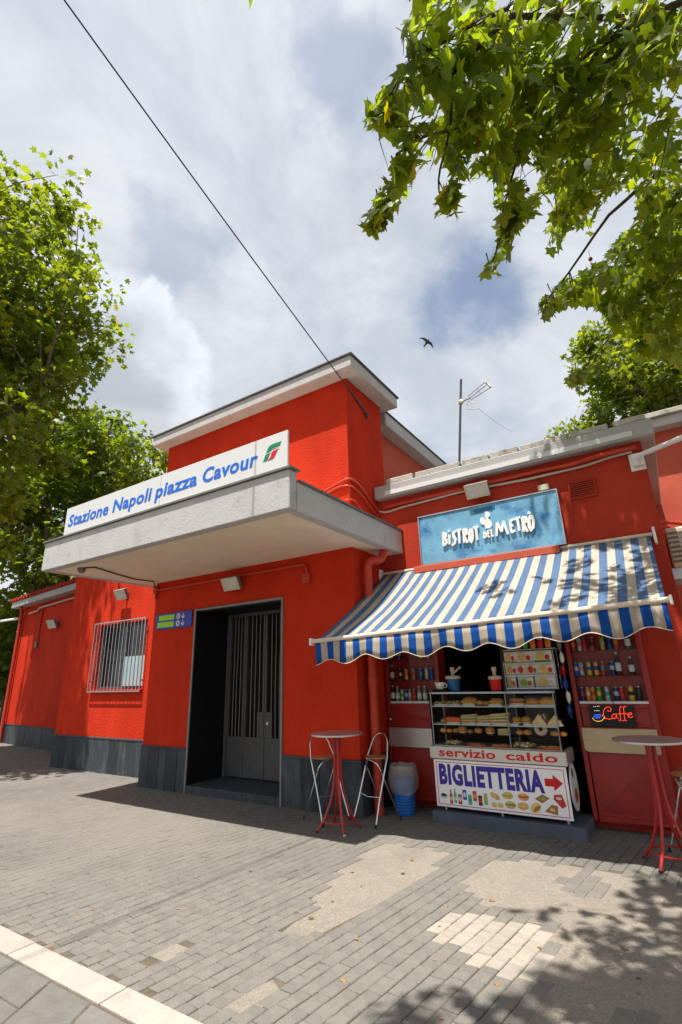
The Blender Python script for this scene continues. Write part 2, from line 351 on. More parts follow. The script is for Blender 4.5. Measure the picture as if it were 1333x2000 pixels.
for i, (nm, P_) in enumerate((('a', PA), ('b', PB), ('c', PC), ('d', PD), ('e', PE))):
    cx = sum(p[0] for p in P_)/len(P_); cy = sum(p[1] for p in P_)/len(P_)
    poly = [(cx+(x-cx)*1.10, cy+(y-cy)*1.06) for x, y in P_]
    s = MB(); s.sheet(poly, -.04+.001*i, -.0085+.0015*i)
    tag(s.build('screed_patch', M['patch']), kind='structure')
pav = MB(); pav.box(-40, 8, 2.335, 30, -.042, -.009); pv = tag(pav.build('pavement', M['earth']), kind='structure')
ANG = math.radians(8); ca, sa = math.cos(ANG), math.sin(ANG)      # courses run almost square to the facade
cand = []
BW, BL = .104, .172
for i in range(-95, 260):
    off = (i*0.37 + .13*math.sin(i*2.1)) % 1*BL
    for j in range(-40, 66):
        u = -18 + i*BW; v = j*BL + off
        x = u*ca + v*sa; y = -u*sa*0 + v*ca - (u+4)*math.tan(ANG)*0
        x = u + v*math.tan(ANG) - .55
        if not (-23 < x < 3.2 and 2.30 < y and y+BL*.4 < 8.9): continue
        if -8.05 < x < -3.75 and y > 6.12: continue
        if -3.8 < x < .25 and y > 6.98: continue
        if -11.95 < x < -8 and y > 6.64: continue
        if x < -11.9 and y > 8.1+(-x-14.6)*.127: continue
        w = 0; xr, yr = x, y; x, y = x+.07*noise.noise(Vector((x*9, y*9, 1))), y+.07*noise.noise(Vector((x*9, y*9, 7)))
        if inpoly(x, y, PWH): w = 1
        elif (inpoly(x, y, PA) or inpoly(x, y, PB) or inpoly(x, y, PC) or inpoly(x, y, PD) or inpoly(x, y, PE)) and not any(inpoly(x, y, k) for k in KEEP): continue
        elif R.random() < .0015 and x > -5: continue
        cand.append((xr, yr, w))
def paver_geo(mb, x, y, z, rz, l, w, seed):
    rr = random.Random(seed); c = .007; h = .034
    ta = math.tan(ANG); pts = []
    for k, (a, b) in enumerate(((-1, -1), (1, -1), (1, 1), (-1, 1))):
        px_, py_ = a*(w/2-.003)+rr.uniform(-.003, .003), b*(l/2-.003)+rr.uniform(-.003, .003); pts.append((px_+py_*ta, py_))
    vs = [(x+p[0], y+p[1], z-h) for p in pts]+[(x+p[0], y+p[1], z-.005) for p in pts]
    vs += [(x+p[0]*(1-c/w*1.6), y+p[1]*(1-c/l*1.6), z+rr.uniform(-.0012, .0012)) for p in pts]
    fs = [(8, 9, 10, 11)]
    for k in range(4):
        q = (k+1) % 4; fs += [(k, q, 4+q, 4+k), (4+k, 4+q, 8+q, 8+k)]
    mb.add(vs, fs)
def screen_size(c):
    a = proj((c[0], c[1], 0))
    if not (-15 < a[0] < 1348 and a[1] < 2015): return 0
    return 1/(Vector((c[0], c[1], -EYE)).length)
cand.sort(key=lambda c: -screen_size(c))
protos = []
for k in range(14):
    b = MB(); paver_geo(b, 0, 0, 0, 0, BL, BW, k); protos.append(b.mesh('paver', M['paver']))
protw = [p.copy() for p in protos[:4]]
for p in protw: p.materials.clear(); p.materials.append(M['paverw'])
for k, (x, y, w) in enumerate(cand[:300]):
    o = bpy.data.objects.new('paver', protw[k % 4] if w else protos[k % 14]); C.objects.link(o); o.parent = pv
    o.location = (x, y, -.001+R.uniform(-.0015, .001)); o.rotation_euler = (R.uniform(-.007, .007), R.uniform(-.009, .009), R.uniform(-.012, .012)+(math.pi if k % 2 else 0))
fa, fb = MB(), MB()
for k, (x, y, w) in enumerate(cand[300:]): paver_geo(fb if w else fa, x, y, R.uniform(-.0025, .0005), 0, BL, BW, 1000+k)
def raw(mb, name, mats, parent=None, kind=None):
    me = bpy.data.meshes.new(name); me.from_pydata(mb.v, [], mb.f)
    for q in (mats if isinstance(mats, (list, tuple)) else [mats]): me.materials.append(q)
    me.polygons.foreach_set('material_index', mb.mi); me.update()
    o = finish(bpy.data.objects.new(name, me), parent)
    if kind: o['kind'] = kind
    return o
raw(fa, 'paver_field', M['paver'], pv, 'stuff')
if fb.v: raw(fb, 'pale_paver_field', M['paverw'], pv, 'stuff')
# kerb and road
kb = MB(); kb.box(-40, 8, 2.10, 2.335, -.044, -.008); kerb = tag(kb.build('kerb', M['earth']), kind='structure')
x = -22.93
while x < 5:
    b = MB(); w = 1.045; j = .006
    b.box(x+j*.6, x+w-j*.6, 2.142+R.uniform(-.006, .006), 2.322+R.uniform(-.004, .004), -.04, .003+R.uniform(-.001, .001)); b.build('kerb_stone', M['kerb'], kerb, bevel=.004, seg=2); x += w
rd = MB(); rd.box(-60, 60, -40, 2.10, -.044, -.012); road = tag(rd.build('road', M['earth']), kind='structure')
ta = math.tan(math.radians(26))
xs = -9.0
for col in range(34):
    w = .42; y0 = 2.12 - ((col*0.37) % 1)*.5; x0 = xs+col*w
    first = True
    ye = 2.138
    while ye > -.8:
        ys = (y0 if first else ye-.62); ys = min(ys, ye-.15); first = False
        f = lambda xx, yy: (xx-(yy-2.1)*ta, yy)
        q = [f(x0+.005, ys+.005), f(x0+w-.005, ys+.005), f(x0+w-.005, ye-.005), f(x0+.005, ye-.005)]
        if any(-40 < proj((a, b_, 0))[0] < 1400 and proj((a, b_, 0))[1] < 2100 for a, b_ in q) or col % 1 == 0 and -5 < x0 < 2 and ye > .5:
            b = MB(); b.sheet(q, -.04, -.004+R.uniform(-.003, .003)); b.build('road_slab', M['slabroad'], road, bevel=.006)
        ye = ys

# ================================================================== STATION BUILDING
ST = thing('station_building', 'red station building with raised central block, white canopy and slate plinth', 'building', (-6.5, 6.8, 0))
FY = 6.035
b = MB(); wall_open(b, -8.15, -3.68, FY, 7.2, 0, 6.40, -6.97, -4.995, .11, 2.88)
ew = b.build('entrance_wall', M['red'], ST)
b = MB(); b.box(-6.96, -5.005, 6.0, 7.2, -.02, .112)          # step and threshold
b.build('door_step', M['slate'], ST, bevel=.008)
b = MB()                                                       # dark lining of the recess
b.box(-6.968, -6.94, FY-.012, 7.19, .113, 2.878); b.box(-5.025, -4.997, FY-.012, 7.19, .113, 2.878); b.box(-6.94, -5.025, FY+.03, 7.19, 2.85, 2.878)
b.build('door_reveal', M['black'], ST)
b = MB(); t = .035
b.box(-6.99, -6.99+t, FY-.03, FY+.02, .0, 2.90); b.box(-5.01, -5.01+t, FY-.03, FY+.02, .0, 2.90); b.box(-6.955, -5.01, FY-.03, FY+.02, 2.865, 2.90)
b.build('door_trim', M['frame'], ST, bevel=.004)
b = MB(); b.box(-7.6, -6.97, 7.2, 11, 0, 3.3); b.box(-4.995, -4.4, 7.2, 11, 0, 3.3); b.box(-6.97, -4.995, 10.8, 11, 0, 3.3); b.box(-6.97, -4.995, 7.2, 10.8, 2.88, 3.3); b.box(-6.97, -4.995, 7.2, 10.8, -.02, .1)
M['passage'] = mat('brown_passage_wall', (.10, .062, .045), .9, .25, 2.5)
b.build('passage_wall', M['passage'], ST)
# tower roof slab, hall behind
b = MB(); b.box(-8.36, -3.42, FY-.26, 7.42, 6.40, 6.60); tr_ = b.build('tower_roof', M['white'], ST, bevel=.012)
b = MB(); b.box(-8.39, -3.39, FY-.29, 7.45, 6.601, 6.632); b.build('roof_edge', M['darkroof'], tr_, bevel=.006)
b = MB(); b.box(-8.2, -3.95, 7.45, 14.2, 3.3, 6.16); b.build('hall_wall', M['redlight'], ST)  # paler red carries the light bounced up from the bistro roof
b = MB(); b.box(-8.5, -3.70, 7.46, 14.4, 6.161, 6.43); hr = b.build('hall_roof', M['white'], ST, bevel=.012)
b = MB(); b.box(-8.52, -3.68, 7.47, 14.42, 6.431, 6.46); b.build('roof_edge', M['darkroof'], hr)
# canopy
b = MB(); b.box(-8.54, -3.30, 4.10, FY-.002, 3.505, 3.62); b.box(-8.54, -8.152, FY-.002, 6.528, 3.505, 3.62); b.box(-3.678, -3.30, FY-.002, 6.898, 3.505, 3.62)
cn = b.build('canopy', M['soffit'], ST)
b = MB(); b.box(-8.56, -3.28, 4.06, 4.20, 3.497, 3.975); b.build('canopy_fascia', M['white'], cn, bevel=.01)
b = MB(); b.box(-3.42, -3.272, 4.201, 6.898, 3.499, 3.855); b.build('canopy_side', M['white'], cn, bevel=.008)
b = MB(); b.box(-8.567, -8.42, 4.201, 6.525, 3.499, 3.855); b.build('canopy_side', M['white'], cn, bevel=.008)
b = MB(); b.box(-8.59, -3.245, 4.03, 4.22, 3.976, 4.002); b.build('canopy_flashing', M['lampbody'], cn)
for q in ((-3.43, -3.245, 4.221, 6.898, 3.856, 3.880), (-8.59, -8.41, 4.221, 6.525, 3.856, 3.880)): b = MB(); b.box(*q); b.build('canopy_flashing', M['lampbody'], cn)
# window wing
WY = 6.53
b = MB(); wall_open(b, -11.95, -8.151, WY, WY+.3, 0, 4.32, -10.71, -9.01, 1.57, 2.93); b.box(-11.95, -8.151, WY+.3, 9.4, 3.9, 4.32); b.box(-11.95, -11.65, WY+.3, 9.4, 0, 3.9)
b.build('window_wing_wall', M['red'], ST)
b = MB(); b.box(-12.0, -8.152, WY-.04, 9.45, 4.321, 4.40); b.build('window_wing_coping', M['redf'], ST, bevel=.01)
b = MB(); b.box(-10.705, -9.015, WY+.16, WY+.19, 1.575, 2.925); wn = b.build('window', M['glassdark'], ST)
b = MB()
for xx in (-10.705, -9.86, -9.066): b.box(xx, xx+.05, WY+.12, WY+.155, 1.575, 2.925)
for zz in (1.576, 2.874): b.box(-10.654, -9.067, WY+.124, WY+.154, zz, zz+.05)
b.build('window_frame', M['gate'], wn)
b = MB(); b.box(-9.80, -9.08, WY+.09, WY+.115, 1.63, 2.22); b.build('pale_screen', M['aqua'], wn)
b = MB(); b.box(-10.76, -8.98, WY-.06, WY+.12, 1.53, 1.568); b.build('window_sill', M['redf'], wn, bevel=.006)
# slate plinth, slab by slab
pl = MB(); pl.box(-11.96, -8.185, WY-.034, WY-.002, .618, .652); plo = pl.build('plinth', M['slate'], ST, bevel=.004)
for q in ((-8.16, -6.995, FY-.034, FY-.002), (-4.97, -3.647, FY-.034, FY-.002), (-3.678, -3.647, FY-.001, 6.86)): b = MB(); b.box(*q, .618, .652); b.build('plinth_ledge', M['slate'], plo, bevel=.004)
def slabs(x0, x1, yf, n, h=.617):
    xs_ = [x0+(x1-x0)*k/n for k in range(n+1)]
    for k in range(1, n): xs_[k] += R.uniform(-.03, .03)
    for k in range(n):
        b = MB(); b.box(xs_[k]+.003, xs_[k+1]-.003, yf-R.uniform(.022, .028), yf-.002, -.03, h); b.build('slate_slab', M['slate'], plo, bevel=.003)
slabs(-8.16, -6.995, FY, 5); slabs(-4.97, -3.652, FY, 4); slabs(-11.96, -8.19, WY, 14)
for k in range(3):
    b = MB(); b.box(-3.678, -3.654, FY-.02+k*.3, FY+.274+k*.3, -.03, .617); b.build('slate_slab', M['slate'], plo, bevel=.003)

# gate
GT = thing('entrance_gate', 'tall dark grey barred metal gate set back in the station doorway', 'gate', (-6, 6.8, .11))
gy = 6.80
b = MB(); b.box(-6.935, -6.88, gy-.03, gy+.03, .113, 2.85); b.box(-5.085, -5.03, gy-.03, gy+.03, .113, 2.85); b.box(-6.88, -5.085, gy-.03, gy+.03, 2.79, 2.848); b.build('gate_frame', M['gate'], GT, bevel=.004)
lv = [(-6.875, -6.475), (-6.465, -6.005), (-5.995, -5.545), (-5.535, -5.09)]
for k, (a, c_) in enumerate(lv):
    b = MB(); b.box(a, c_, gy-.012, gy+.012, .13, .755); pn = b.build('gate_panel', M['gate'], GT, bevel=.003)
    b = MB(); b.box(a, a+.04, gy-.026, gy+.026, .756, 2.78); b.box(c_-.04, c_, gy-.026, gy+.026, .756, 2.78); b.build('gate_stile', M['gate'], GT, bevel=.003)
    n = 3
    for q in range(1, n+1):
        xx = a+.04+(c_-a-.08)*q/(n+1); jt = R.uniform(-.012, .012)
        zb = .756
        if k == 1 and q == 3 or k == 2 and q == 1: zb = 1.152
        b = MB(); b.tube([(xx, gy, zb), (xx+jt, gy, 1.6), (xx-jt*.4, gy, 2.2), (xx, gy, 2.79)], .010, 6); b.build('gate_bar', M['gatebar'], GT, smooth=True)
b = MB(); b.box(-6.16, -6.046, gy-.02, gy+.014, .757, 1.15); b.build('lock_plate', M['gate'], GT, bevel=.003)
b = MB(); b.box(-5.954, -5.83, gy-.02, gy+.014, .757, 1.15); lp = b.build('lock_plate', M['gate'], GT, bevel=.003)
b = MB(); b.box(-5.94, -5.905, gy-.032, gy-.0205, .96, 1.0); b.build('lock', M['whitep'], lp)
b = MB()
for k in range(60): b.box(-6.87, -5.09, gy+.032, gy+.036, .78+k*.0335, .784+k*.0335)
b.build('mesh_screen', M['passage'], GT)

# window grille
GR = thing('window_grille', 'pale galvanised bar grille over the station window', 'grille', (-9.85, WY-.1, 1.52))
gx0, gx1, gz0, gz1, gyy = -10.76, -8.96, 1.52, 2.97, WY-.085
b = MB(); t = .022
b.box(gx0, gx1, gyy-.008, gyy+.008, gz0, gz0+t); b.box(gx0, gx1, gyy-.008, gyy+.008, gz1-t, gz1); b.box(gx0, gx0+t, gyy-.0075, gyy+.0075, gz0+t, gz1-t); b.box(gx1-t, gx1, gyy-.0075, gyy+.0075, gz0+t, gz1-t)
b.build('grille_frame', M['steel'], GR)
for k in range(1, 15):
    xx = gx0+(gx1-gx0)*k/15; b = MB(); b.tube([(xx, gyy, gz0+t), (xx, gyy, gz1-t)], .009, 6); b.build('bar', M['steel'], GR, smooth=True)
for xx in (gx0, gx1-t):
    for zz in (gz0+.2, gz1-.2):
        b = MB(); b.box(xx+.002, xx+t-.002, gyy+.008, WY-.002, zz, zz+.03); b.build('wall_lug', M['steel'], GR)

# low left wing, turned slightly
LW = thing('low_side_wing', 'low dark red wing in tree shade at the far left of the station', 'building', (-15.5, 8.3, 0))
A0, A1 = Vector((-18.5, 8.44)), Vector((-11.6, 7.57)); dv = (A1-A0).normalized(); nv_ = Vector((dv.y, -dv.x)); LEN = (A1-A0).length
def lw(u, out, z): q = A0+dv*u+nv_*out; return (q.x, q.y, z)
def lbox(mb, u0, u1, o0, o1, z0, z1, mi=0):
    return mb.add([lw(u, o, z) for z in (z0, z1) for o in (o1, o0) for u in (u0, u1)], [(0, 2, 3, 1), (4, 5, 7, 6), (0, 1, 5, 4), (2, 6, 7, 3), (0, 4, 6, 2), (1, 3, 7, 5)], mi)
b = MB(); lbox(b, 0, LEN, -.3, 0, 0, 4.3); lbox(b, 0, .3, -3.2, -.3, 0, 4.3); b.build('wing_wall', M['red'], LW)
b = MB(); lbox(b, -.35, LEN, -.25, .30, 4.24, 4.44); b.build('eave_fascia', M['fascia'], LW, bevel=.01)
b = MB()
b.add([lw(-.4, .33, 4.445), lw(LEN, .33, 4.445), lw(LEN, -3.4, 5.0), lw(-.4, -3.4, 5.0), lw(-.4, .33, 4.49), lw(LEN, .33, 4.49), lw(LEN, -3.4, 5.06), lw(-.4, -3.4, 5.06)], [(0, 1, 2, 3), (4, 5, 6, 7), (0, 1, 5, 4), (1, 2, 6, 5), (2, 3, 7, 6), (3, 0, 4, 7)])
lr = b.build('wing_roof', M['redf'], LW)
for k in range(28):
    u = -.35+k*.26; b = MB(); b.tube([lw(u, .36, 4.50), lw(u, -1.6, 4.80), lw(u, -3.3, 5.06)], .055, 6); b.build('roof_tile_row', M['redf'], lr, smooth=True)
b = MB(); lbox(b, 0, LEN, .002, .034, .535, .565); lp_ = b.build('plinth', M['slate'], LW)
for k in range(22):
    u0 = LEN*k/22; b = MB(); lbox(b, u0+.003, u0+LEN/22-.003, .002, R.uniform(.022, .028), -.03, .534); b.build('slate_slab', M['slate'], lp_, bevel=.003)

# ================================================================== BISTRO BUILDING
BI = thing('bistro_building', 'red flat-roofed bistro building with grey eave and broken white coping', 'building', (-1.8, 8, 0))
BY = 6.90
b = MB(); wall_open(b, -3.679, .17, BY, BY+.2, 0, 4.44, -2.83, -1.14, 0, 2.42); b.box(-.03, .17, BY+.2, 11.6, 0, 4.44)
b.build('bistro_wall', M['redf'], BI)
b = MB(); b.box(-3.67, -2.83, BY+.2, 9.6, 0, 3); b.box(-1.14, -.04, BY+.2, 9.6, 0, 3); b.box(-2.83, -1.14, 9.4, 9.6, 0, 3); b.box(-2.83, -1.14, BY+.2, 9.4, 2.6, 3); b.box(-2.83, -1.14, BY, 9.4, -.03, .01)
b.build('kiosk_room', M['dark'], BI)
b = MB(); b.box(-3.66, .33, 6.76, 11.6, 4.441, 4.66); ev = b.build('eave', M['fascia'], BI, bevel=.012)
b = MB(); b.box(-3.45, .10, 6.748, 6.759, 4.475, 4.545); b.build('eave_strip', M['offwhite'], ev)
b = MB(); b.box(-3.56, .30, 6.80, 11.5, 4.661, 4.68); b.build('roof_membrane', M['darkroof'], BI)
xs_ = [-3.45, -2.93, -2.15, -1.72, -1.28, -.62, -.10, .31]
for k in range(len(xs_)-1):
    b = MB(); d = R.uniform(-.012, .012)
    b.box(xs_[k]+.015, xs_[k+1]-R.choice((.015, .03, .05)), 6.79+d, 7.05+d, 4.663, 4.755+R.uniform(-.012, .01)); b.build('coping_stone', M['cap'], BI, bevel=.012, seg=2)
# shadow ledge under the sign
b = MB(); b.box(-3.03, -.98, 6.72, BY-.002, 3.12, 3.22); b.build('sign_ledge', M['redlight'], BI, bevel=.008)
b = MB(); 
NB = thing('neighbouring_building', 'sunlit pale red wall with white eave behind the bistro corner', 'building', (3, 10.4, 0))
b = MB(); b.box(.19, 8, 10.2, 14, 0, 5.84); b.build('wall', M['redlight'], NB)
b = MB(); b.box(.12, 8.2, 9.95, 14.2, 5.841, 6.02); nr = b.build('roof', M['white'], NB, bevel=.01)
b = MB(); b.box(.05, 8.3, 9.88, 14.3, 6.021, 6.12); b.build('roof_edge', M['cap'], nr, bevel=.01)
# ================================================================== SIGNS
SG = thing('station_sign', 'long white station name board with blue lettering above the canopy edge', 'sign', (-5.7, 4.1, 4.0))
M['cream2'] = mat('cream_timber', (.62, .52, .36), .7, .12, 6)
xm = -5.62
b = MB(); b.box(-8.05, xm-.003, 4.075, 4.105, 4.025, 4.49); b.build('board', M['offwhite'], SG, bevel=.003)
b = MB(); b.box(xm+.003, -3.32, 4.075, 4.105, 4.025, 4.49); b.build('board', M['offwhite'], SG, bevel=.003)
for wd, xa, xb, za, zb in (('Stazione', -7.95, -6.84, 4.145, 4.352), ('Napoli', -6.73, -5.80, 4.086, 4.352), ('piazza', -5.73, -4.86, 4.086, 4.345), ('Cavour', -4.75, -3.78, 4.145, 4.352)):
    text_mesh(wd, xa, xb, za, zb, 4.0745, M['letterblue'], 'lettering', SG, shear=.14, bold=.026, depth=.003)
def slant(poly, x0, z0, w, h, sh=.0): return [(x0+(u+sh*v)*w, z0+v*h) for u, v in poly]
b = MB()
LX, LZ, LWd, LH = -3.70, 4.17, .30, .20
def ribbon(pts, wd):
    l_, r_ = [], []
    for i, p in enumerate(pts):
        a, c_ = Vector(pts[max(i-1, 0)]), Vector(pts[min(i+1, len(pts)-1)]); t = (c_-a).normalized(); nn = Vector((-t.y, t.x))*wd/2
        l_.append((p[0]+nn.x, p[1]+nn.y)); r_.append((p[0]-nn.x, p[1]-nn.y))
    return l_+r_[::-1]
def plq(mb, poly, y0, y1): mb.prism(poly, y0, y1)
gpoly = [(.10, .02), (.34, .02), (.52, .72), (.98, .78), (1.0, .98), (.62, .98), (.40, .92), (.30, .74)]
gp = slant([(.02, 0), (.24, 0), (.50, .62), (.60, .70), (.97, .72), (1.06, .98), (.52, .98), (.36, .90), (.26, .72)], LX, LZ, .27, .20)
b.prism(gp, 4.0715, 4.0745); b.build('logo_green_stroke', M['green'], SG)
b = MB(); b.prism(slant([(.28, 0), (.55, .0), (.66, .08), (.86, .50), (.88, .62), (.62, .62), (.56, .50), (.44, .16)], LX, LZ, .27, .20), 4.0708, 4.0745); b.build('logo_red_stroke', M['logored'], SG)
b = MB(); b.prism(slant([(.14, .40), (.98, .56), (.99, .60), (.15, .45)], LX, LZ, .27, .20), 4.0695, 4.0706); b.build('logo_gap', M['offwhite'], SG)
b = MB(); b.box(-7.6, -6.72, 4.068, 4.098, 3.998, 4.023); b.box(-5.55, -4.25, 4.068, 4.098, 3.998, 4.023); b.build('batten', M['cream2'], SG)
for xx in (-7.9, -6.9, -5.9, -4.9, -3.9, -3.45):
    b = MB(); b.tube([(xx, 4.115, 4.01), (xx, 4.115, 4.45)], .012, 6); b.tube([(xx, 4.115, 4.38), (xx, 4.55, 3.64)], .010, 6); b.build('stay', M['lampbody'], SG)

DS = thing('direction_sign', 'small blue direction sign with two lime green bars beside the doorway', 'sign', (-7.55, FY, 2.6))
b = MB(); b.box(-8.05, -7.06, FY-.028, FY-.004, 2.61, 2.895); b.build('plate', M['blue'], DS, bevel=.004)
for k, (z0, z1) in enumerate(((2.770, 2.862), (2.642, 2.738))):
    b = MB(); b.box(-7.99+(.0 if k else .03), -7.53, FY-.031, FY-.0285, z0, z1); b.build('lime_bar', M['lime'], DS)
    zc_ = (z0+z1)/2; cx = -7.42
    b = MB(); n = 20; ro, ri = .052, .036
    pts = [(cx+ro*math.cos(2*math.pi*i/n), zc_+ro*math.sin(2*math.pi*i/n)) for i in range(n)]
    b.prism(pts, FY-.031, FY-.0285); b.build('round_symbol', M['offwhite'], DS)
    b = MB()
    if k: b.prism([(cx-.026, zc_-.02), (cx, zc_+.034), (cx+.026, zc_-.02)], FY-.0335, FY-.0315)
    else: b.prism([(cx-.022, zc_+.026), (cx+.022, zc_+.026), (cx+.022, zc_+.010), (cx-.004, zc_+.010), (cx-.004, zc_-.010), (cx+.022, zc_-.010), (cx+.022, zc_-.026), (cx-.022, zc_-.026)], FY-.0335, FY-.0315)
    b.build('pictogram', M['blue'], DS)
    ax = -7.29; b = MB()
    b.prism([(ax-.009, zc_+.05), (ax+.009, zc_+.05), (ax+.009, zc_-.02), (ax+.040, zc_+.008), (ax+.040, zc_-.018), (ax, zc_-.052), (ax-.040, zc_-.018), (ax-.040, zc_+.008), (ax-.009, zc_-.02)], FY-.031, FY-.0285)
    b.build('arrow', M['offwhite'], DS)

# bistro sign: weathered blue box with raised white letters
BS = thing('bistro_sign', 'weathered light blue shop sign with uneven white letters on the bistro wall', 'sign', (-1.9, 6.8, 3.25))
M['signblue2'] = mat('weathered_sky_blue', (.155, .36, .52), .55, .20, 3.0, .12, 40, stain=(.012, .125, .34), stain_amt=.9, stain_scale=2.3, sharp=(.50, .64))
M['decal'] = mat('blue_tape', (.02, .15, .33), .5, .1)
SY = 6.79
b = MB(); b.box(-2.91, -.905, SY, 6.88, 3.25, 3.985); b.build('sign_box', M['signblue2'], BS, bevel=.004)
b = MB(); t = .016
b.box(-2.925, -.89, SY-.012, SY+.03, 3.986, 3.986+t); b.box(-2.925, -.89, SY-.012, SY+.03, 3.25-t-.001, 3.249); b.box(-2.927, -2.9115, SY-.012, SY+.03, 3.2495, 3.9855); b.box(-.9035, -.888, SY-.012, SY+.03, 3.2495, 3.9855)
b.build('edge_trim', M['steel'], BS)
Q = lambda x, y: (lambda p: (p.x, p.z))(pY(820+x*.225, 950+y*.225, SY-.004))
LET = {
 'B': [[(208, 402), (212, 520)], [(205, 404), (232, 418), (233, 440), (214, 458)], [(214, 458), (240, 468), (240, 492), (212, 518)]],
 'i': [[(262, 418), (264, 505)], [(258, 384), (262, 396)]],
 'S': [[(318, 388), (296, 408), (300, 432), (316, 462), (312, 492), (286, 516)]],
 'T': [[(326, 386), (366, 374)], [(345, 380), (352, 496)]],
 'R': [[(384, 372), (392, 492)], [(382, 374), (410, 380), (410, 412), (392, 432)], [(392, 432), (420, 492)]],
 'O': [[(444, 372), (436, 410), (440, 470), (452, 486), (462, 462), (464, 410), (456, 374), (446, 372)]],
 'T2': [[(468, 362), (516, 348)], [(492, 356), (506, 468)]],
 'd': [[(560, 396), (564, 452)], [(560, 398), (582, 416), (582, 436), (564, 452)]],
 'e': [[(596, 386), (600, 442)], [(596, 388), (612, 382)], [(598, 412), (610, 408)], [(600, 442), (614, 436)]],
 'l': [[(624, 372), (630, 436)], [(630, 436), (646, 428)]],
 'M': [[(676, 316), (672, 434)], [(676, 316), (716, 396)], [(716, 396), (730, 304)], [(730, 304), (772, 418)]],
 'E': [[(790, 298), (800, 402)], [(786, 302), (822, 286)], [(794, 346), (818, 338)], [(800, 402), (834, 384)]],
 'T3': [[(828, 288), (876, 268)], [(852, 280), (870, 388)]],
 'R2': [[(896, 268), (908, 396)], [(894, 270), (926, 272), (928, 306), (906, 330)], [(906, 330), (942, 396)]],
 'O2': [[(968, 252), (952, 292), (956, 350), (974, 386), (990, 358), (992, 300), (980, 258), (968, 252)]],
 'acc': [[(942, 226), (964, 236)]],
}
for k, (nm, strokes) in enumerate(LET.items()):
    b = MB()
    for si, st in enumerate(strokes):
        P_ = [Q(*p) for p in st]; l_, r_ = [], []
        small = nm in 'del'
        for i, p in enumerate(P_):
            a, c_ = Vector(P_[max(i-1, 0)]), Vector(P_[min(i+1, len(P_)-1)]); t = (c_-a).normalized(); nn = Vector((-t.y, t.x))
            fr = i/(len(P_)-1); wd = (.011 if small else .0175)*(1.35-.75*abs(fr-.35))
            l_.append((p[0]+nn.x*wd, p[1]+nn.y*wd)); r_.append((p[0]-nn.x*wd, p[1]-nn.y*wd))
        for i in range(len(P_)-1): b.prism([l_[i], l_[i+1], r_[i+1], r_[i]], SY-.024-.0011*si-.0004*i, SY-.006)
    b.build('raised_letter', M['whitep'], BS)
b = MB()
b.prism([Q(*p) for p in [(566, 225), (590, 219), (608, 228), (613, 258), (596, 268), (598, 282), (622, 296), (634, 338), (612, 362), (572, 366), (566, 335), (536, 330), (526, 298), (532, 272), (556, 268), (568, 290), (578, 284), (568, 262), (572, 246)]], SY-.012, SY-.003)
b.build('white_cutout', M['whitep'], BS)
b = MB(); b.prism([Q(*p) for p in [(468, 204), (655, 155), (655, 192), (472, 240)]], SY-.004, SY-.001); b.build('tape_strip', M['decal'], BS)

# ================================================================== LAMPS, PIPES, CABLES
def floodlight(x, y, z, w, label, tilt=.5):
    t = thing('floodlight', label, 'lamp', (x, y, z), 'floodlights on the red walls')
    h, d = w*.62, .07; ct, st_ = math.cos(tilt), math.sin(tilt)
    def P(u, v, n): return (x+u, y-.16-n*ct-v*st_, z+v*ct-n*st_)
    def bx(mb, u0, u1, v0, v1, n0, n1): mb.add([P(u, v, n) for v in (v0, v1) for n in (n1, n0) for u in (u0, u1)], [(0, 2, 3, 1), (4, 5, 7, 6), (0, 1, 5, 4), (2, 6, 7, 3), (0, 4, 6, 2), (1, 3, 7, 5)])
    b = MB(); bx(b, -w/2, w/2, -h/2, h/2, -.05, .02); b.build('housing', M['lampbody'], t, bevel=.008)
    b = MB(); bx(b, -w/2+.02, w/2-.02, -h/2+.02, h/2-.02, .021, .027); b.build('glass', M['lampglass'], t)
    b = MB(); bx(b, -w/2, w/2, -h/2, -h/2+.018, .021, .032); bx(b, -w/2, w/2, h/2-.018, h/2, .021, .032); bx(b, -w/2, -w/2+.018, -h/2+.018, h/2-.018, .021, .032); bx(b, w/2-.018, w/2, -h/2+.018, h/2-.018, .021, .032); b.build('rim', M['cream'], t)
    b = MB(); b.box(x-.02, x+.02, y-.17, y-.001, z-.02, z+.02); b.box(x-.05, x+.05, y-.02, y-.0015, z-.06, z+.06); b.build('bracket', M['lampbody'], t)
floodlight(-5.98, FY, 3.22, .36, 'square floodlight on the wall above the station doorway')
floodlight(-9.80, WY, 3.52, .36, 'square floodlight above the barred window')
floodlight(-1.94, BY, 4.21, .34, 'square floodlight above the blue bistro sign')
p = A0+dv*3.1; floodlight(p.x, p.y-.02, 3.43, .42, 'square floodlight on the low left wing')

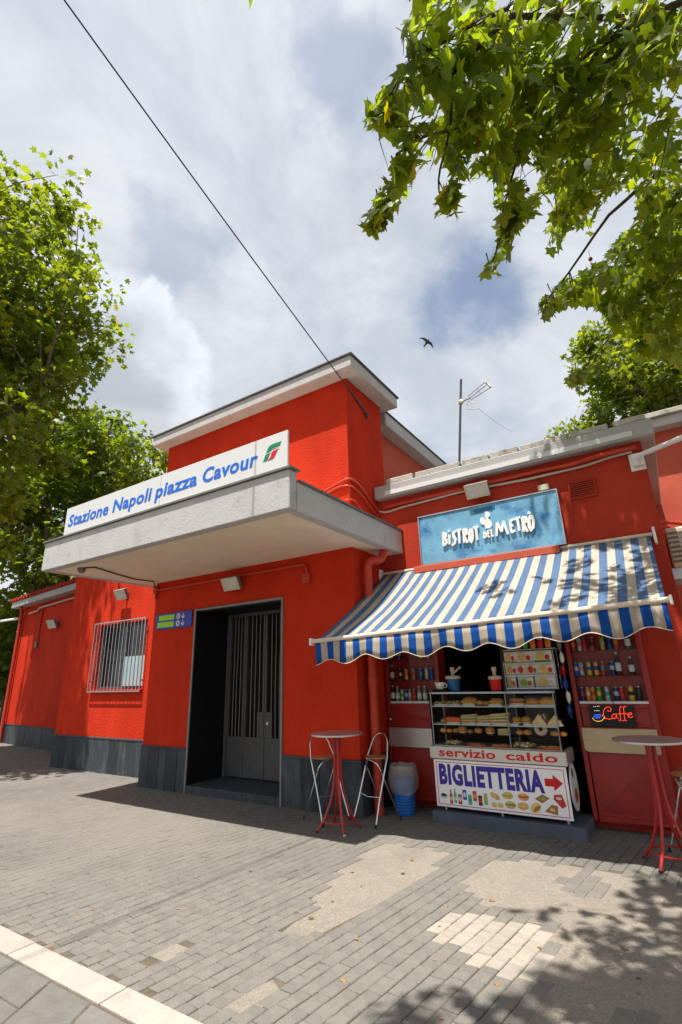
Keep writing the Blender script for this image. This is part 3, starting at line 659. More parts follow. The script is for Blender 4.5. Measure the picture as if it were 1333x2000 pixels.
def pipe(name, label, cat, pts, r, m_, n=8, extra=None, parts=None):
    t = thing(name, label, cat, pts[0]); b = MB(); b.tube(pts, r, n); b.build('run', m_, t, smooth=True)
    for (nm, f, mm) in (parts or []):
        b = MB(); f(b); b.build(nm, mm, t, smooth=False, bevel=.004)
    return t
def bend(pts, r=.06, k=4):
    pts = [Vector(p) for p in pts]; out = [pts[0]]
    for i in range(1, len(pts)-1):
        a, c_, d = pts[i-1], pts[i], pts[i+1]; e1 = c_+(a-c_).normalized()*min(r, (a-c_).length*.45); e2 = c_+(d-c_).normalized()*min(r, (d-c_).length*.45)
        for q in range(k+1):
            s_ = q/k; out.append(e1*(1-s_)**2+c_*2*s_*(1-s_)+e2*s_**2)
    return out+[pts[-1]]
pipe('wall_conduit', 'thin red conduit running above the station doorway', 'pipe', bend([(-8.12, FY-.03, 3.20), (-8.12, FY-.03, 3.36), (-4.56, FY-.03, 3.36), (-4.50, FY-.03, 3.30), (-4.50, FY-.03, 3.18)], .05), .022, M['redpipe'], parts=[('junction_box', lambda b: b.box(-4.565, -4.435, FY-.07, FY-.001, 3.06, 3.20), M['redpipe']), ('junction_box', lambda b: b.box(-8.16, -8.06, FY-.07, FY-.001, 3.30, 3.45), M['redpipe'])])
pipe('drainpipe', 'thick red downpipe in the corner between entrance block and kiosk', 'pipe', bend([(-3.40, 6.50, 3.50), (-3.40, 6.42, 3.33), (-3.55, 6.24, 3.30), (-3.55, 6.24, 0.0)], .09), .062, M['redpipe'], 12, parts=[('collar', lambda b: b.lathe([(.070, 1.55), (.070, 1.68)], (-3.55, 6.24, 0), 14), M['redpipe']), ('pipe_clip', lambda b: b.box(-3.64, -3.54, 6.225, 6.255, 2.2, 2.23), M['redpipe'])])
q0, q1 = lw(.12, .09, 4.2), lw(.12, .09, 0)
pipe('drainpipe', 'dark red downpipe at the left corner of the low wing', 'pipe', bend([lw(.35, .2, 4.24), lw(.12, .09, 3.95), q1], .12), .055, M['redpipe'], 10)
pipe('wing_conduit', 'pale conduit under the eave of the low left wing', 'pipe', [lw(.7, .05, 3.98), lw(1.4, .05, 4.0), lw(1.6, .05, 4.08), lw(4, .05, 4.10), lw(6.8, .05, 4.10)], .030, M['greycable'])
pipe('hanging_cable', 'red cable trunking ending in frayed wires on the low wing', 'cable', [lw(1.75, .03, 4.05), lw(1.75, .03, 3.0)], .028, M['redpipe'], 6, parts=[('socket', lambda b: lbox(b, 1.68, 1.80, .0, .07, 2.82, 3.0), M['lampbody']), ('loose_wire', lambda b: (b.tube([lw(1.72, .05, 2.82), lw(1.62, .08, 2.7), lw(1.45, .07, 2.66)], .008, 5), b.tube([lw(1.75, .05, 2.82), lw(1.7, .1, 2.62), lw(1.55, .1, 2.52)], .007, 5)), M['cable'])])
pipe('wall_pole', 'pale horizontal bar at the far left beside the low wing', 'pole', [lw(-.05, .12, 3.88), lw(-2.5, .12, 3.98)], .045, M['whitep'])
# cables round tower corner and along bistro
TX = -3.68
for k, (dz, r_, nm) in enumerate(((0, .020, 'upper thick red cable wrapping the tower corner'), (-.12, .016, 'middle red cable wrapping the tower corner'), (-.26, .014, 'lower red cable curling over the canopy'))):
    pts = [(-4.5, FY-.03, 4.36+dz*.5), (-3.9, FY-.03, 4.55+dz*.5), (TX+.03, FY-.03, 4.60+dz), (TX+.035, 6.35, 4.52+dz), (TX+.035, 6.62, 4.36+dz), (TX+.04, 6.84, 4.28+dz*.8)]
    if k == 2: pts = [(-4.2, FY-.03, 4.05), (-3.85, FY-.03, 4.24), (TX+.03, FY-.03, 4.25), (TX+.035, 6.2, 4.22), (TX+.035, 6.36, 4.1), (TX+.035, 6.42, 3.88)]
    pipe('wall_cable', nm, 'cable', bend(pts, .12), r_, M['redpipe'], 6)
pipe('eave_cable', 'beige cable running under the bistro eave to the right corner', 'cable', bend([(TX+.05, 6.86, 4.26), (-3.5, 6.87, 4.22), (-3.25, 6.87, 4.25), (-2.2, 6.87, 4.29), (-1.2, 6.87, 4.25), (-.5, 6.87, 4.26), (-.2, 6.87, 4.30), (.05, 6.87, 4.31)], .1), .017, M['greycable'], 6)
pipe('eave_pipe', 'red pipe bundle tucked under the bistro eave', 'pipe', bend([(-3.5, 6.85, 4.31), (-1.0, 6.85, 4.33), (-.7, 6.82, 4.30), (-.3, 6.80, 4.33), (.1, 6.82, 4.34)], .1), .026, M['redpipe'], 6)
JB = thing('junction_box', 'small white junction box with a drop cable on the bistro wall', 'box', (-1.06, 6.87, 4.06))
b = MB(); b.box(-1.13, -.99, 6.83, 6.899, 4.035, 4.115); b.build('housing', M['cream'], JB, bevel=.006)
b = MB(); b.tube([(-1.06, 6.87, 4.115), (-1.07, 6.87, 4.18), (-1.13, 6.87, 4.25)], .009, 6); b.build('drop_cable', M['cable'], JB)
VT = thing('wall_vent', 'red slatted vent grille right of the blue bistro sign', 'vent', (-.6, 6.88, 3.86))
b = MB(); b.box(-.74, -.45, 6.885, 6.899, 3.85, 4.055); b.build('backing', M['dark'], VT)
b = MB(); b.box(-.76, -.43, 6.875, 6.898, 4.056, 4.075); b.box(-.76, -.43, 6.875, 6.898, 3.83, 3.849); b.box(-.76, -.741, 6.875, 6.898, 3.8495, 4.0555); b.box(-.449, -.43, 6.875, 6.898, 3.8495, 4.0555); b.build('frame', M['redf'], VT)
for k in range(7):
    z = 3.856+k*.0285; b = MB(); b.add([(-.738, 6.872, z), (-.452, 6.872, z), (-.452, 6.884, z+.018), (-.738, 6.884, z+.018), (-.738, 6.875, z-.003), (-.452, 6.875, z-.003), (-.452, 6.8845, z+.013), (-.738, 6.8845, z+.013)], [(0, 1, 2, 3), (4, 5, 6, 7), (0, 1, 5, 4), (1, 2, 6, 5), (2, 3, 7, 6), (3, 0, 4, 7)]); b.build('slat', M['redf'], VT)
BA = thing('bracket_arm', 'white steel bracket with a tube arm sticking out at the bistro corner', 'bracket', (.1, 6.85, 4.15))
b = MB(); b.box(.00, .165, 6.885, 6.899, 4.05, 4.28); b.box(.03, .15, 6.80, 6.884, 4.09, 4.25); b.build('wall_plate', M['whitep'], BA, bevel=.004)
b = MB(); b.tube([(.09, 6.80, 4.17), (.14, 6.70, 4.18), tuple(pY(1337, 853, 6.25))], .030, 10); b.build('arm_tube', M['whitep'], BA, smooth=True)
b = MB(); b.tube([(.10, 6.80, 4.11), (.17, 6.64, 4.175)], .014, 6); b.build('strut', M['whitep'], BA)
CC = thing('security_camera', 'small grey dome camera with trailing cable under the canopy', 'camera', (-8.1, 4.45, 3.505))
p0 = pZ(160, 1110, 3.5)
b = MB(); b.blob((p0.x, p0.y, 3.47), (.06, .06, .055), 12, 8); b.lathe([(.065, -.03), (.065, .0)], (p0.x, p0.y, 3.503), 12); b.build('dome', M['lampbody'], CC, smooth=True)
b = MB(); b.tube([(p0.x+.05, p0.y, 3.495)]+[tuple(pZ(x, y, 3.485)) for x, y in ((185, 1108), (230, 1122), (262, 1131), (300, 1136))]+[(-8.13, FY-.04, 3.40)], .012, 6); b.build('trailing_cable', M['cable'], CC)
# overhead wire
a = Vector((-3.64, 6.65, 5.98)); e = pZ(137, 0, 8.6); e2 = a+(e-a)*1.9; pts = []
for i in range(33):
    s_ = i/32; q = a.lerp(e2, s_); q.z -= .10*math.sin(math.pi*s_); pts.append(q)
OW = thing('overhead_wire', 'taut dark overhead wire anchored to the tower side wall', 'cable', a)
b = MB(); b.tube(pts, .010, 6); b.build('wire', M['cable'], OW)
b = MB(); b.blob((-3.66, 6.65, 5.98), (.04, .05, .05), 8, 6); b.tube([pts[0], pts[2]], .018, 6); b.build('anchor', M['mast'], OW)
# antenna on the bistro roof
AN = thing('roof_antenna', 'television antenna on a thin dark mast above the bistro roof', 'antenna', (-3.2, 10, 4.6))
pt, pb = pY(901, 741, 10), pY(898, 893, 10); bs = pb+(pb-pt)*(pb.z-4.6)/(pt.z-pb.z)
b = MB(); b.tube([bs, pt], .028, 8); b.build('mast', M['mast'], AN, smooth=True)
ck = pY(901, 785, 10); tip = [pY(x, y, 9.6) for x, y in ((948, 746), (953, 750), (960, 756))]; st0 = [pY(x, y, 9.9) for x, y in ((916, 773), (919, 777), (922, 780))]
b = MB(); b.blob(ck, (.07, .05, .07), 8, 6); b.tube([ck, st0[1]], .02, 6); b.build('clamp', M['alu'], AN)
for u, v in zip(st0, tip):
    b = MB(); b.tube([u, v], .010, 5); b.build('boom', M['alu'], AN)
b = MB()
for f in (0, .5, 1.0):
    c_ = st0[1].lerp(tip[1], f); b.tube([c_+Vector((0, -.12, .02)), c_+Vector((0, .12, -.02))], .005, 4)
b.tube([tip[0], tip[1], tip[2]], .022, 6); b.build('directors', M['alu'], AN)
b = MB()
for (x0, y0, x1, y1) in ((912, 783, 928, 787), (913, 788, 918, 799), (912, 799, 934, 798), (926, 790, 935, 798), (906, 771, 913, 775)): b.tube([pY(x0, y0, 10), pY(x1, y1, 9.8)], .009, 4)
b.build('reflector', M['alu'], AN)
b = MB(); q0, q1 = pY(934, 797, 10), pY(1000, 843, 10.4); b.tube([q0, q0.lerp(q1, .5)-Vector((0, 0, .04)), q1], .005, 4); b.build('guy_wire', M['greycable'], AN)
# bird
BD = thing('flying_bird', 'dark bird gliding with spread wings in the open sky', 'bird', pY(835, 666, 15))
c0 = pY(835, 668, 15); Xb = (rt*.75-up*.55).normalized(); Yb = (rt*.55+up*.72).normalized(); Zb = Xb.cross(Yb)
def bp(u, v, w=0): return c0+(Xb*u+Yb*v+Zb*w)*.52
b = MB()
b.tube([bp(0, -.36), bp(0, -.22), bp(0, -.08), bp(0, .08), bp(0, .18), bp(0, .23)], [.035, .03, .055, .06, .04, .01], 8)
b.add([bp(-.02, -.2, .0), bp(.02, -.2, 0), bp(.09, -.44, .01), bp(0, -.40, .015), bp(-.09, -.44, .01), bp(0, -.2, .02)], [(0, 1, 2, 3), (0, 3, 4), (5, 2, 1), (5, 4, 3), (5, 3, 2), (5, 0, 4)])
for s_ in (-1, 1):
    ch = [(.0, .10, -.10, 0), (.18, .15, -.06, .05), (.36, .10, -.06, .06), (.55, -.03, -.10, .03), (.64, -.13, -.15, .0)]
    vs_ = []
    for u, f, k, h in ch: vs_ += [bp(s_*u, f, h+.012), bp(s_*u, k, h+.006), bp(s_*u, (f+k)/2, h-.012)]
    fs_ = []
    for i in range(len(ch)-1):
        a_, b_ = 3*i, 3*i+3; fs_ += [(a_, a_+1, b_+1, b_), (a_+1, a_+2, b_+2, b_+1), (a_+2, a_, b_, b_+2)]
    b.add(vs_, fs_)
b.build('body', M['feather'], BD)
# air conditioner at the bistro side
AC = thing('air_conditioner', 'white outdoor fan unit on the side wall at the right edge', 'air conditioner', (.35, 8.2, 3.0))
b = MB(); b.box(.22, .50, 7.95, 8.75, 2.95, 3.5); b.build('casing', M['cream'], AC, bevel=.02)
for k in range(7):
    b = MB(); b.box(.24, .48, 7.935, 7.948, 3.02+k*.065, 3.045+k*.065); b.build('louvre', M['lampbody'], AC)
b = MB(); b.box(.18, .40, 8.0, 8.06, 2.8, 2.949); b.box(.18, .40, 8.6, 8.66, 2.8, 2.949); b.build('bracket', M['steel'], AC)
for k, z in enumerate((3.75, 3.83, 3.92)):
    pipe('side_cable', ('lowest', 'middle', 'topmost')[k]+' of three red cables strung behind the bistro corner', 'cable', [(.18, 9.2, z), (.9, 10.15, z-.02+k*.02), (3, 10.16, z+.05)], .03, M['redpipe'], 6)
# ================================================================== AWNING
AW = thing('striped_awning', 'blue and cream striped awning with scalloped valance over the kiosk', 'awning', (-1.8, 6.8, 3.1))
AX0, AX1 = -3.60, .03; PER = .1715
def stripemat(name, a, b_, rough=.75):
    mt = bpy.data.materials.new(name); mt.use_nodes = True; t = mt.node_tree; n = t.nodes; l = t.links; bs = n['Principled BSDF']; bs.inputs['Roughness'].default_value = rough; bs.inputs['Specular IOR Level'].default_value = .2
    tcn = n.new('ShaderNodeTexCoord'); sp_ = n.new('ShaderNodeSeparateXYZ'); l.new(tcn.outputs['Object'], sp_.inputs[0])
    def mm(op, x, y):
        k = n.new('ShaderNodeMath'); k.operation = op
        for i, q in enumerate((x, y)):
            if isinstance(q, float): k.inputs[i].default_value = q
            elif q is not None: l.new(q, k.inputs[i])
        return k.outputs[0]
    fr = mm('FRACT', mm('DIVIDE', mm('SUBTRACT', sp_.outputs[0], AX0-.012), PER), None)
    st = mm('LESS_THAN', fr, .50)
    nz = n.new('ShaderNodeTexNoise'); nz.inputs['Scale'].default_value = 3.2; nz.inputs['Detail'].default_value = 7; l.new(tcn.outputs['Object'], nz.inputs['Vector'])
    mp = n.new('ShaderNodeMapping'); mp.inputs['Scale'].default_value = (14, 1.2, 1.2); l.new(tcn.outputs['Object'], mp.inputs[0])
    n2 = n.new('ShaderNodeTexNoise'); n2.inputs['Scale'].default_value = 3; n2.inputs['Detail'].default_value = 6; l.new(mp.outputs[0], n2.inputs['Vector'])
    mx_ = n.new('ShaderNodeMix'); mx_.data_type = 'RGBA'; l.new(st, mx_.inputs['Factor']); mx_.inputs[6].default_value = (*b_, 1); mx_.inputs[7].default_value = (*a, 1)
    r = n.new('ShaderNodeMapRange'); r.inputs['From Min'].default_value = .35; r.inputs['From Max'].default_value = .75; r.inputs['To Min'].default_value = 1.08; r.inputs['To Max'].default_value = .74; l.new(mm('ADD', mm('MULTIPLY', nz.outputs['Fac'], .5), mm('MULTIPLY', n2.outputs['Fac'], .5)), r.inputs['Value'])
    sc = n.new('ShaderNodeVectorMath'); sc.operation = 'SCALE'; l.new(mx_.outputs[2], sc.inputs[0]); l.new(r.outputs[0], sc.inputs['Scale'])
    l.new(sc.outputs[0], bs.inputs['Base Color'])
    tl = n.new('ShaderNodeBsdfTranslucent'); l.new(sc.outputs[0], tl.inputs[0]); ms = n.new('ShaderNodeMixShader'); ms.inputs[0].default_value = .36
    l.new(bs.outputs[0], ms.inputs[1]); l.new(tl.outputs[0], ms.inputs[2]); l.new(ms.outputs[0], n['Material Output'].inputs[0]); MATS[name] = mt; return mt
M['canvas'] = stripemat('striped_canvas', (.115, .19, .335), (.56, .495, .405)); M['valance'] = stripemat('striped_valance_cloth', (.010, .095, .40), (.55, .475, .38))
def aw(u, v):
    x = AX0+(AX1-AX0)*u; yt, zt = 6.84, 3.19; yb, zb = 5.00+.30*u, 2.115+.150*u
    y = yt+(yb-yt)*v; z = zt+(zb-zt)*v
    z -= .045*math.sin(math.pi*v)*(1+.5*math.sin(u*9)); z += .012*math.sin(u*31+v*3)*math.sin(math.pi*v)+.006*noise.noise(Vector((u*14, v*7, 0)))
    return (x, y, z)
NU, NV = 90, 14
b = MB(); vs_ = [aw(i/NU, j/NV) for j in range(NV+1) for i in range(NU+1)]
b.add(vs_, [(j*(NU+1)+i, j*(NU+1)+i+1, (j+1)*(NU+1)+i+1, (j+1)*(NU+1)+i) for j in range(NV) for i in range(NU)])
o = b.build('canvas', M['canvas'], AW, smooth=True); md = o.modifiers.new('thick', 'SOLIDIFY'); md.thickness = .003
b = MB(); p0, p1 = Vector(aw(0, 1)), Vector(aw(1, 1)); ex = (p1-p0).normalized()
b.tube([p0-ex*.05+Vector((0, -.02, -.01)), p1+ex*.03+Vector((0, -.02, -.01))], .028, 10); b.build('front_bar', M['cream'], AW, smooth=True)
for e_ in (p0-ex*.06, p1+ex*.04):
    b = MB(); c_ = e_+Vector((0, -.02, -.012)); b.box(c_.x-.012, c_.x+.012, c_.y-.042, c_.y+.042, c_.z-.045, c_.z+.04); b.build('end_cap', M['whitep'], AW, bevel=.006)
NW = 150; vs_ = []
for i in range(NW+1):
    u = i/NW; p = p0.lerp(p1, u); h = .225+.034*math.cos(2*math.pi*u*7.8+.6)+.01*math.sin(u*23)
    for j in range(4):
        f = j/3; vs_.append((p.x, p.y-.030+.014*f*math.sin(u*50)+.010*f*math.sin(u*17+1), p.z-.034-h*f))
b = MB(); b.add(vs_, [(i*4+j, i*4+4+j, i*4+5+j, i*4+1+j) for i in range(NW) for j in range(3)])
o = b.build('valance', M['valance'], AW, smooth=True); md = o.modifiers.new('thick', 'SOLIDIFY'); md.thickness = .003
b = MB(); b.tube([(v[0], v[1]-.0025, v[2]-.001) for v in vs_[3::4]], .0045, 5); b.build('valance_piping', M['cream'], o)
b = MB(); b.tube([(AX0-.03, 6.845, 3.205), (AX1+.03, 6.845, 3.205)], .024, 10); b.build('roller', M['cream'], AW, smooth=True)
for x in (AX0-.05, AX1+.05):
    b = MB(); b.box(x-.015, x+.015, 6.78, 6.899, 3.08, 3.28); b.build('wall_bracket', M['whitep'], AW, bevel=.006)
for s_, x in ((1, -3.2), (-1, -.35)):
    k = 0 if s_ > 0 else 1; f = Vector(aw(.12 if k == 0 else .88, 1)); el = Vector((x+s_*.55, 6.0, 2.55))
    b = MB(); b.tube([(x, 6.86, 3.05), el], .022, 8); b.tube([el, f+Vector((0, 0, -.03))], .018, 8); b.blob(el, (.032, .032, .032), 8, 6); b.build('folding_arm', M['whitep'], AW, smooth=True)

# ================================================================== KIOSK DISPLAY CABINETS
def pyramid(mb, x0, x1, y, z0, z1, h):
    cx, cz = (x0+x1)/2, (z0+z1)/2
    mb.add([(x0, y, z0), (x1, y, z0), (x1, y, z1), (x0, y, z1), (cx, y-h, cz)], [(0, 1, 4), (1, 2, 4), (2, 3, 4), (3, 0, 4), (0, 3, 2, 1)])
def cabinet(x0, x1, label, handle):
    t = thing('display_cabinet', label, 'cabinet', ((x0+x1)/2, 6.8, 0), 'red display cabinets flanking the counter')
    yf, yb = 6.775, 6.893
    b = MB(); fw_ = .055
    b.box(x0, x0+fw_, yf, yb, .09, 2.36); b.box(x1-fw_, x1, yf, yb, .09, 2.36); b.box(x0+fw_, x1-fw_, yf, yb, 2.29, 2.36); b.box(x0+fw_, x1-fw_, yf, yb, .09, .14); b.box(x0+fw_, x1-fw_, yf, yb, 1.255, 1.30); b.box(x0+fw_, x1-fw_, yf, yb, 1.03, 1.06)
    b.build('frame', M['redmetal'], t, bevel=.006)
    b = MB(); b.box(x0+fw_, x1-fw_, yb-.012, yb, .14, 2.29); b.build('back_panel', M['redmetal'], t)
    b = MB(); b.box(x0+fw_+.004, x1-fw_-.004, yf+.02, yb-.013, 1.061, 1.254); pyramid(b, x0+fw_+.03, x1-fw_-.03, yf+.019, 1.08, 1.235, .022); b.build('drawer_front', M['redmetal'], t)
    b = MB(); b.box(x0+fw_+.004, x1-fw_-.004, yf+.024, yb-.013, .141, 1.029); pyramid(b, x0+fw_+.03, x1-fw_-.03, yf+.023, .17, .80, .020); b.build('door_panel', M['redmetal'], t)
    for z in (1.895, 1.612):
        b = MB(); b.box(x0+fw_+.001, x1-fw_-.001, yf+.006, yb-.013, z-.008, z); b.build('glass_shelf', M['glass'], t)
    xm_ = (x0+x1)/2
    for a, c_ in ((x0+fw_+.002, xm_-.004), (xm_+.004, x1-fw_-.002)):
        b = MB(); b.box(a, c_, yf-.004, yb-.013, 1.301, 1.328); b.build('white_sill', M['whitep'], t, bevel=.004)
    for a, c_, yy in ((x0+fw_+.002, xm_+.02, yf+.0015), (xm_-.02, x1-fw_-.002, yf-.0035)):
        b = MB(); b.box(a, c_, yy-.002, yy, 1.33, 2.289); b.build('glass_pane', M['glass'], t)
    return t
cl = cabinet(-3.64, -2.80, 'red display cabinet left of the counter, near the blue bin', 1)
crr = cabinet(-1.115, -.290, 'red display cabinet right of the counter with the lit coffee sign', 0)
b = MB(); b.box(-3.62, -2.86, 6.742, 6.772, .735, .985); tag(b.build('folding_shelf', M['brushed'], None, bevel=.006), 'brushed steel flap folded down on the left red cabinet', 'shelf', 'steel flaps on the cabinets')
b = MB(); b.prism([(-1.085, 1.045), (-.325, 1.045), (-.325, .80), (-.345, .785), (-1.04, .785), (-1.075, .80), (-1.085, .83)], 6.742, 6.772)
M['tanflap'] = mat('tan_steel_flap', (.47, .36, .23), .35, .12, 4, 0, metal=.55, stretch=(1, 1, 6))
tag(b.build('folding_shelf', M['tanflap'], None, bevel=.006), 'tan metal flap folded down on the right red cabinet', 'shelf', 'steel flaps on the cabinets')
b = MB(); b.box(-3.60, -3.50, 6.752, 6.774, 1.19, 1.205); b.build('latch', M['chrome'], cl)
b = MB(); b.blob((-3.585, 6.762, 1.09), (.014, .014, .02), 8, 6); b.build('knob', M['chrome'], cl)

# drinks
def canmat(n_, c_): return mat('can_'+n_, c_, .3, .10, 30, 0, metal=.35, spec=.5)
CM = {k: canmat(k, v) for k, v in dict(red=(.55, .02, .02), blue=(.015, .08, .45), navy=(.01, .03, .22), yellow=(.72, .50, .03), orange=(.75, .22, .02), green=(.03, .32, .05), cream=(.62, .52, .42), pink=(.55, .20, .20), silver=(.50, .53, .55), dark=(.02, .025, .03), teal=(.03, .30, .32)).items()}
M['bottle'] = mat('green_bottle_glass', (.010, .085, .030), .08, .1, 5, spec=.6); M['bottled'] = mat('dark_bottle_glass', (.012, .012, .014), .08, .1, 5, spec=.6); M['bottlec'] = mat('pale_bottle_glass', (.20, .42, .33), .08, .1, 5, spec=.6)
M['cantop'] = mat('can_lid', (.6, .6, .6), .3, .05, metal=.9)
_c = {}
def can_mesh(c1, c2):
    if (c1, c2) not in _c:
        b = MB(); b.lathe([(.024, 0), (.029, .006), (.029, .060), (.029, .105), (.029, .146), (.024, .156), (.024, .160)], (0, 0, 0), 14, [2, 0, 1, 0, 2, 2]); _c[(c1, c2)] = b.mesh('can', [CM[c1], CM[c2], M['cantop']])
    return _c[(c1, c2)]
def bottle_mesh(k):
    if k not in _c:
        gm, h = dict(g=('bottle', .215), d=('bottled', .255), s=('bottled', .20), c=('bottlec', .20))[k]; s_ = h/.215
        b = MB(); b.lathe([(.026, 0), (.031, .006), (.031, .035*s_), (.0315, .036*s_), (.0315, .085*s_), (.031, .086*s_), (.031, .115*s_), (.014, .165*s_), (.012, .195*s_), (.014, .196*s_), (.014, .215*s_)], (0, 0, 0), 14, [0, 0, 0, 1, 1, 1, 0, 0, 2, 2]); _c[k] = b.mesh('bottle', [M[gm], M['whitep'], M['whitep']])
    return _c[k]
SHELF = {
 ('right', 'top', 1.896): (140, 590, -1.05, -.35, [(155, 'red', 'orange'), (200, 'silver', 'pink'), (235, 'red', 'red'), (290, 'red', 'dark'), (362, 'yellow', 'silver'), (412, 'blue', 'navy'), (455, 'red', 'orange'), (535, 'g', '')]),
 ('right', 'middle', 1.613): (155, 625, -1.07, -.35, [(178, 'blue', 'silver'), (215, 'silver', 'pink'), (270, 'yellow', 'blue'), (320, 'yellow', 'navy'), (368, 'red', 'teal'), (432, 'navy', 'silver'), (475, 'd', ''), (562, 's', '')]),
 ('right', 'bottom', 1.329): (170, 655, -1.09, -.36, [(220, 'navy', 'red'), (262, 'orange', 'cream'), (297, 'orange', 'red'), (340, 'green', 'yellow'), (397, 'silver', 'teal'), (460, 'navy', 'silver'), (498, 'red', 'red'), (562, 'yellow', 'dark'), (612, 'dark', 'dark')]),
 ('left', 'top', 1.896): (100, 395, -3.63, -2.86, [(128, 'g', ''), (180, 'blue', 'silver'), (316, 'yellow', 'cream'), (356, 'cream', 'yellow')]),
 ('left', 'middle', 1.613): (100, 395, -3.63, -2.86, [(130, 'g', ''), (180, 'dark', 'silver'), (218, 'yellow', 'orange'), (262, 'pink', 'red'), (307, 'blue', 'teal'), (341, 'cream', 'silver'), (368, 'blue', 'navy')]),
 ('left', 'bottom', 1.329): (105, 380, -3.64, -2.92, [(135, 'g', ''), (165, 'c', ''), (192, 'cream', 'green'), (217, 'blue', 'silver'), (240, 'pink', 'cream'), (265, 'red', 'red'), (296, 'c', ''), (330, 'c', '')]),
}
nice = dict(g='green glass bottle', d='tall dark bottle', s='short dark bottle with white label', c='pale green bottle')
for (side, row, z), (a, c_, X0, X1, items) in SHELF.items():
    for k, (px_, c1, c2) in enumerate(items):
        x = X0+(px_-a)/(c_-a)*(X1-X0); bt = c1 in nice
        o = bpy.data.objects.new('bottle' if bt else 'drinks_can', bottle_mesh(c1) if bt else can_mesh(c1, c2)); C.objects.link(o); o.location = (x, 6.828+R.uniform(-.006, .006), z+.0005); o.rotation_euler = (0, 0, R.uniform(0, 6))
        o.data.polygons.foreach_set('use_smooth', [True]*len(o.data.polygons))
        nm = nice[c1] if bt else (c1+' drinks can' if c1 == c2 else c1+' and '+c2+' drinks can')
        tag(o, f'{nm}, {ORD[k]} from left, {row} shelf of the {side} cabinet', 'bottle' if bt else 'can', 'drinks in the display cabinets')

# lit coffee sign
CF = thing('led_sign', 'black LED sign reading Caffe in red dots on the right cabinet', 'sign', (-.74, 6.74, 1.07))
cy_ = 6.725; cq = lambda x, y: pY(1100+x*.135, 1220+y*.135, cy_-.004)
b = MB(); b.box(-.965, -.505, cy_, 6.760, 1.062, 1.285); b.build('panel', M['black'], CF, bevel=.004)
M['ledr'] = mat('red_led', (.8, .05, .02), .4, 0, emit=(1, .055, .02), estr=1.1); M['ledb'] = mat('blue_led', (.05, .12, .8), .4, 0, emit=(.05, .16, 1), estr=.8); M['ledy'] = mat('amber_led', (.8, .5, .05), .4, 0, emit=(1, .55, .06), estr=.9); M['ledw'] = mat('white_led', (.8, .8, .8), .4, 0, emit=(1, .9, .85), estr=1.2)
def dots(paths, step, m_, name, r=.0042):
    b = MB()
    for P_ in paths:
        P_ = [cq(*q) for q in P_]; L_ = [0]
        for i in range(1, len(P_)): L_.append(L_[-1]+(P_[i]-P_[i-1]).length)
        n = max(1, int(L_[-1]/step))
        for k in range(n+1):
            d = L_[-1]*k/n if n else 0; i = 1
            while i < len(P_)-1 and L_[i] < d: i += 1
            t = (d-L_[i-1])/max(L_[i]-L_[i-1], 1e-6); q = P_[i-1].lerp(P_[i], t); b.blob((q.x, cy_-.002, q.z), (r, r, r), 6, 4)
    b.build(name, m_, CF)
dots([[(648, 1250), (690, 1255), (702, 1222), (668, 1192), (622, 1200), (590, 1245), (588, 1310), (615, 1355), (665, 1372), (710, 1360)],
      [(768, 1300), (735, 1295), (712, 1320), (718, 1355), (750, 1365), (775, 1330), (770, 1298)], [(775, 1300), (782, 1345), (800, 1362)],
      [(865, 1195), (838, 1185), (822, 1215), (838, 1385)], [(815, 1390), (860, 1390)], [(800, 1295), (925, 1288)], [(915, 1190), (890, 1182), (878, 1215), (900, 1385)], [(880, 1392), (920, 1388)],
      [(938, 1312), (1000, 1300), (992, 1278), (955, 1280), (938, 1310), (955, 1340), (985, 1348), (1012, 1332)]], .0105, M['ledr'], 'red_dots')
dots([[(455, 1310), (545, 1302)], [(448, 1330), (470, 1355), (530, 1352), (552, 1320)], [(470, 1325), (530, 1322)], [(485, 1340), (520, 1338)]], .010, M['ledb'], 'blue_dots')
dots([[(432, 1355), (455, 1385), (510, 1405), (565, 1392), (598, 1355)], [(575, 1320), (600, 1345)]], .012, M['ledy'], 'amber_dots')
dots([[(450, 1188), (525, 1182)], [(462, 1248), (522, 1246)]], .014, M['ledw'], 'white_dots', .003)

# ================================================================== SERVICE COUNTER
CT = thing('food_counter', 'kiosk food counter with glass case and ticket sign on a dark plinth', 'counter', (-2.0, 6.5, 0))
KX0, KX1, KY0, KY1 = -2.775, -1.235, 6.315, 6.74
b = MB(); b.box(-2.83, -1.115, 6.255, 6.88, -.02, .125); b.build('plinth', M['base'], CT, bevel=.01)
for x in (-2.68, -2.0, -1.30):
    b = MB(); b.lathe([(.018, .126), (.018, .172)], (x, 6.36, 0), 8); b.build('foot', M['steel'], CT)
b = MB(); b.box(KX0+.005, KX1-.005, KY0+.01, KY1, .172, .69); b.build('body', M['black'], CT)
M['panelw'] = mat('printed_white_panel', (.86, .85, .85), .45, .03, 3, spec=.4)
b = MB(); b.box(KX0, KX1, KY0-.008, KY0+.008, .168, .682); pn = b.build('sign_panel', M['panelw'], CT, bevel=.003)
b = MB(); b.box(KX0-.035, KX1+.03, KY0-.028, KY1, .691, .835); b.build('steel_band', M['brushed'], CT, bevel=.006)
text_mesh('servizio', -2.685, -1.985, .722, .812, KY0-.0285, M['signred'], 'band_lettering', CT, bold=.022, depth=.003)
text_mesh('caldo', -1.865, -1.30, .722, .812, KY0-.0285, M['signred'], 'band_lettering', CT, bold=.022, depth=.003)
y0 = KY0-.0085
text_mesh('BIGLIETTERIA', -2.715, -1.485, .405, .638, y0, M['signblue'], 'ticket_lettering', pn, bold=.052, depth=.002)
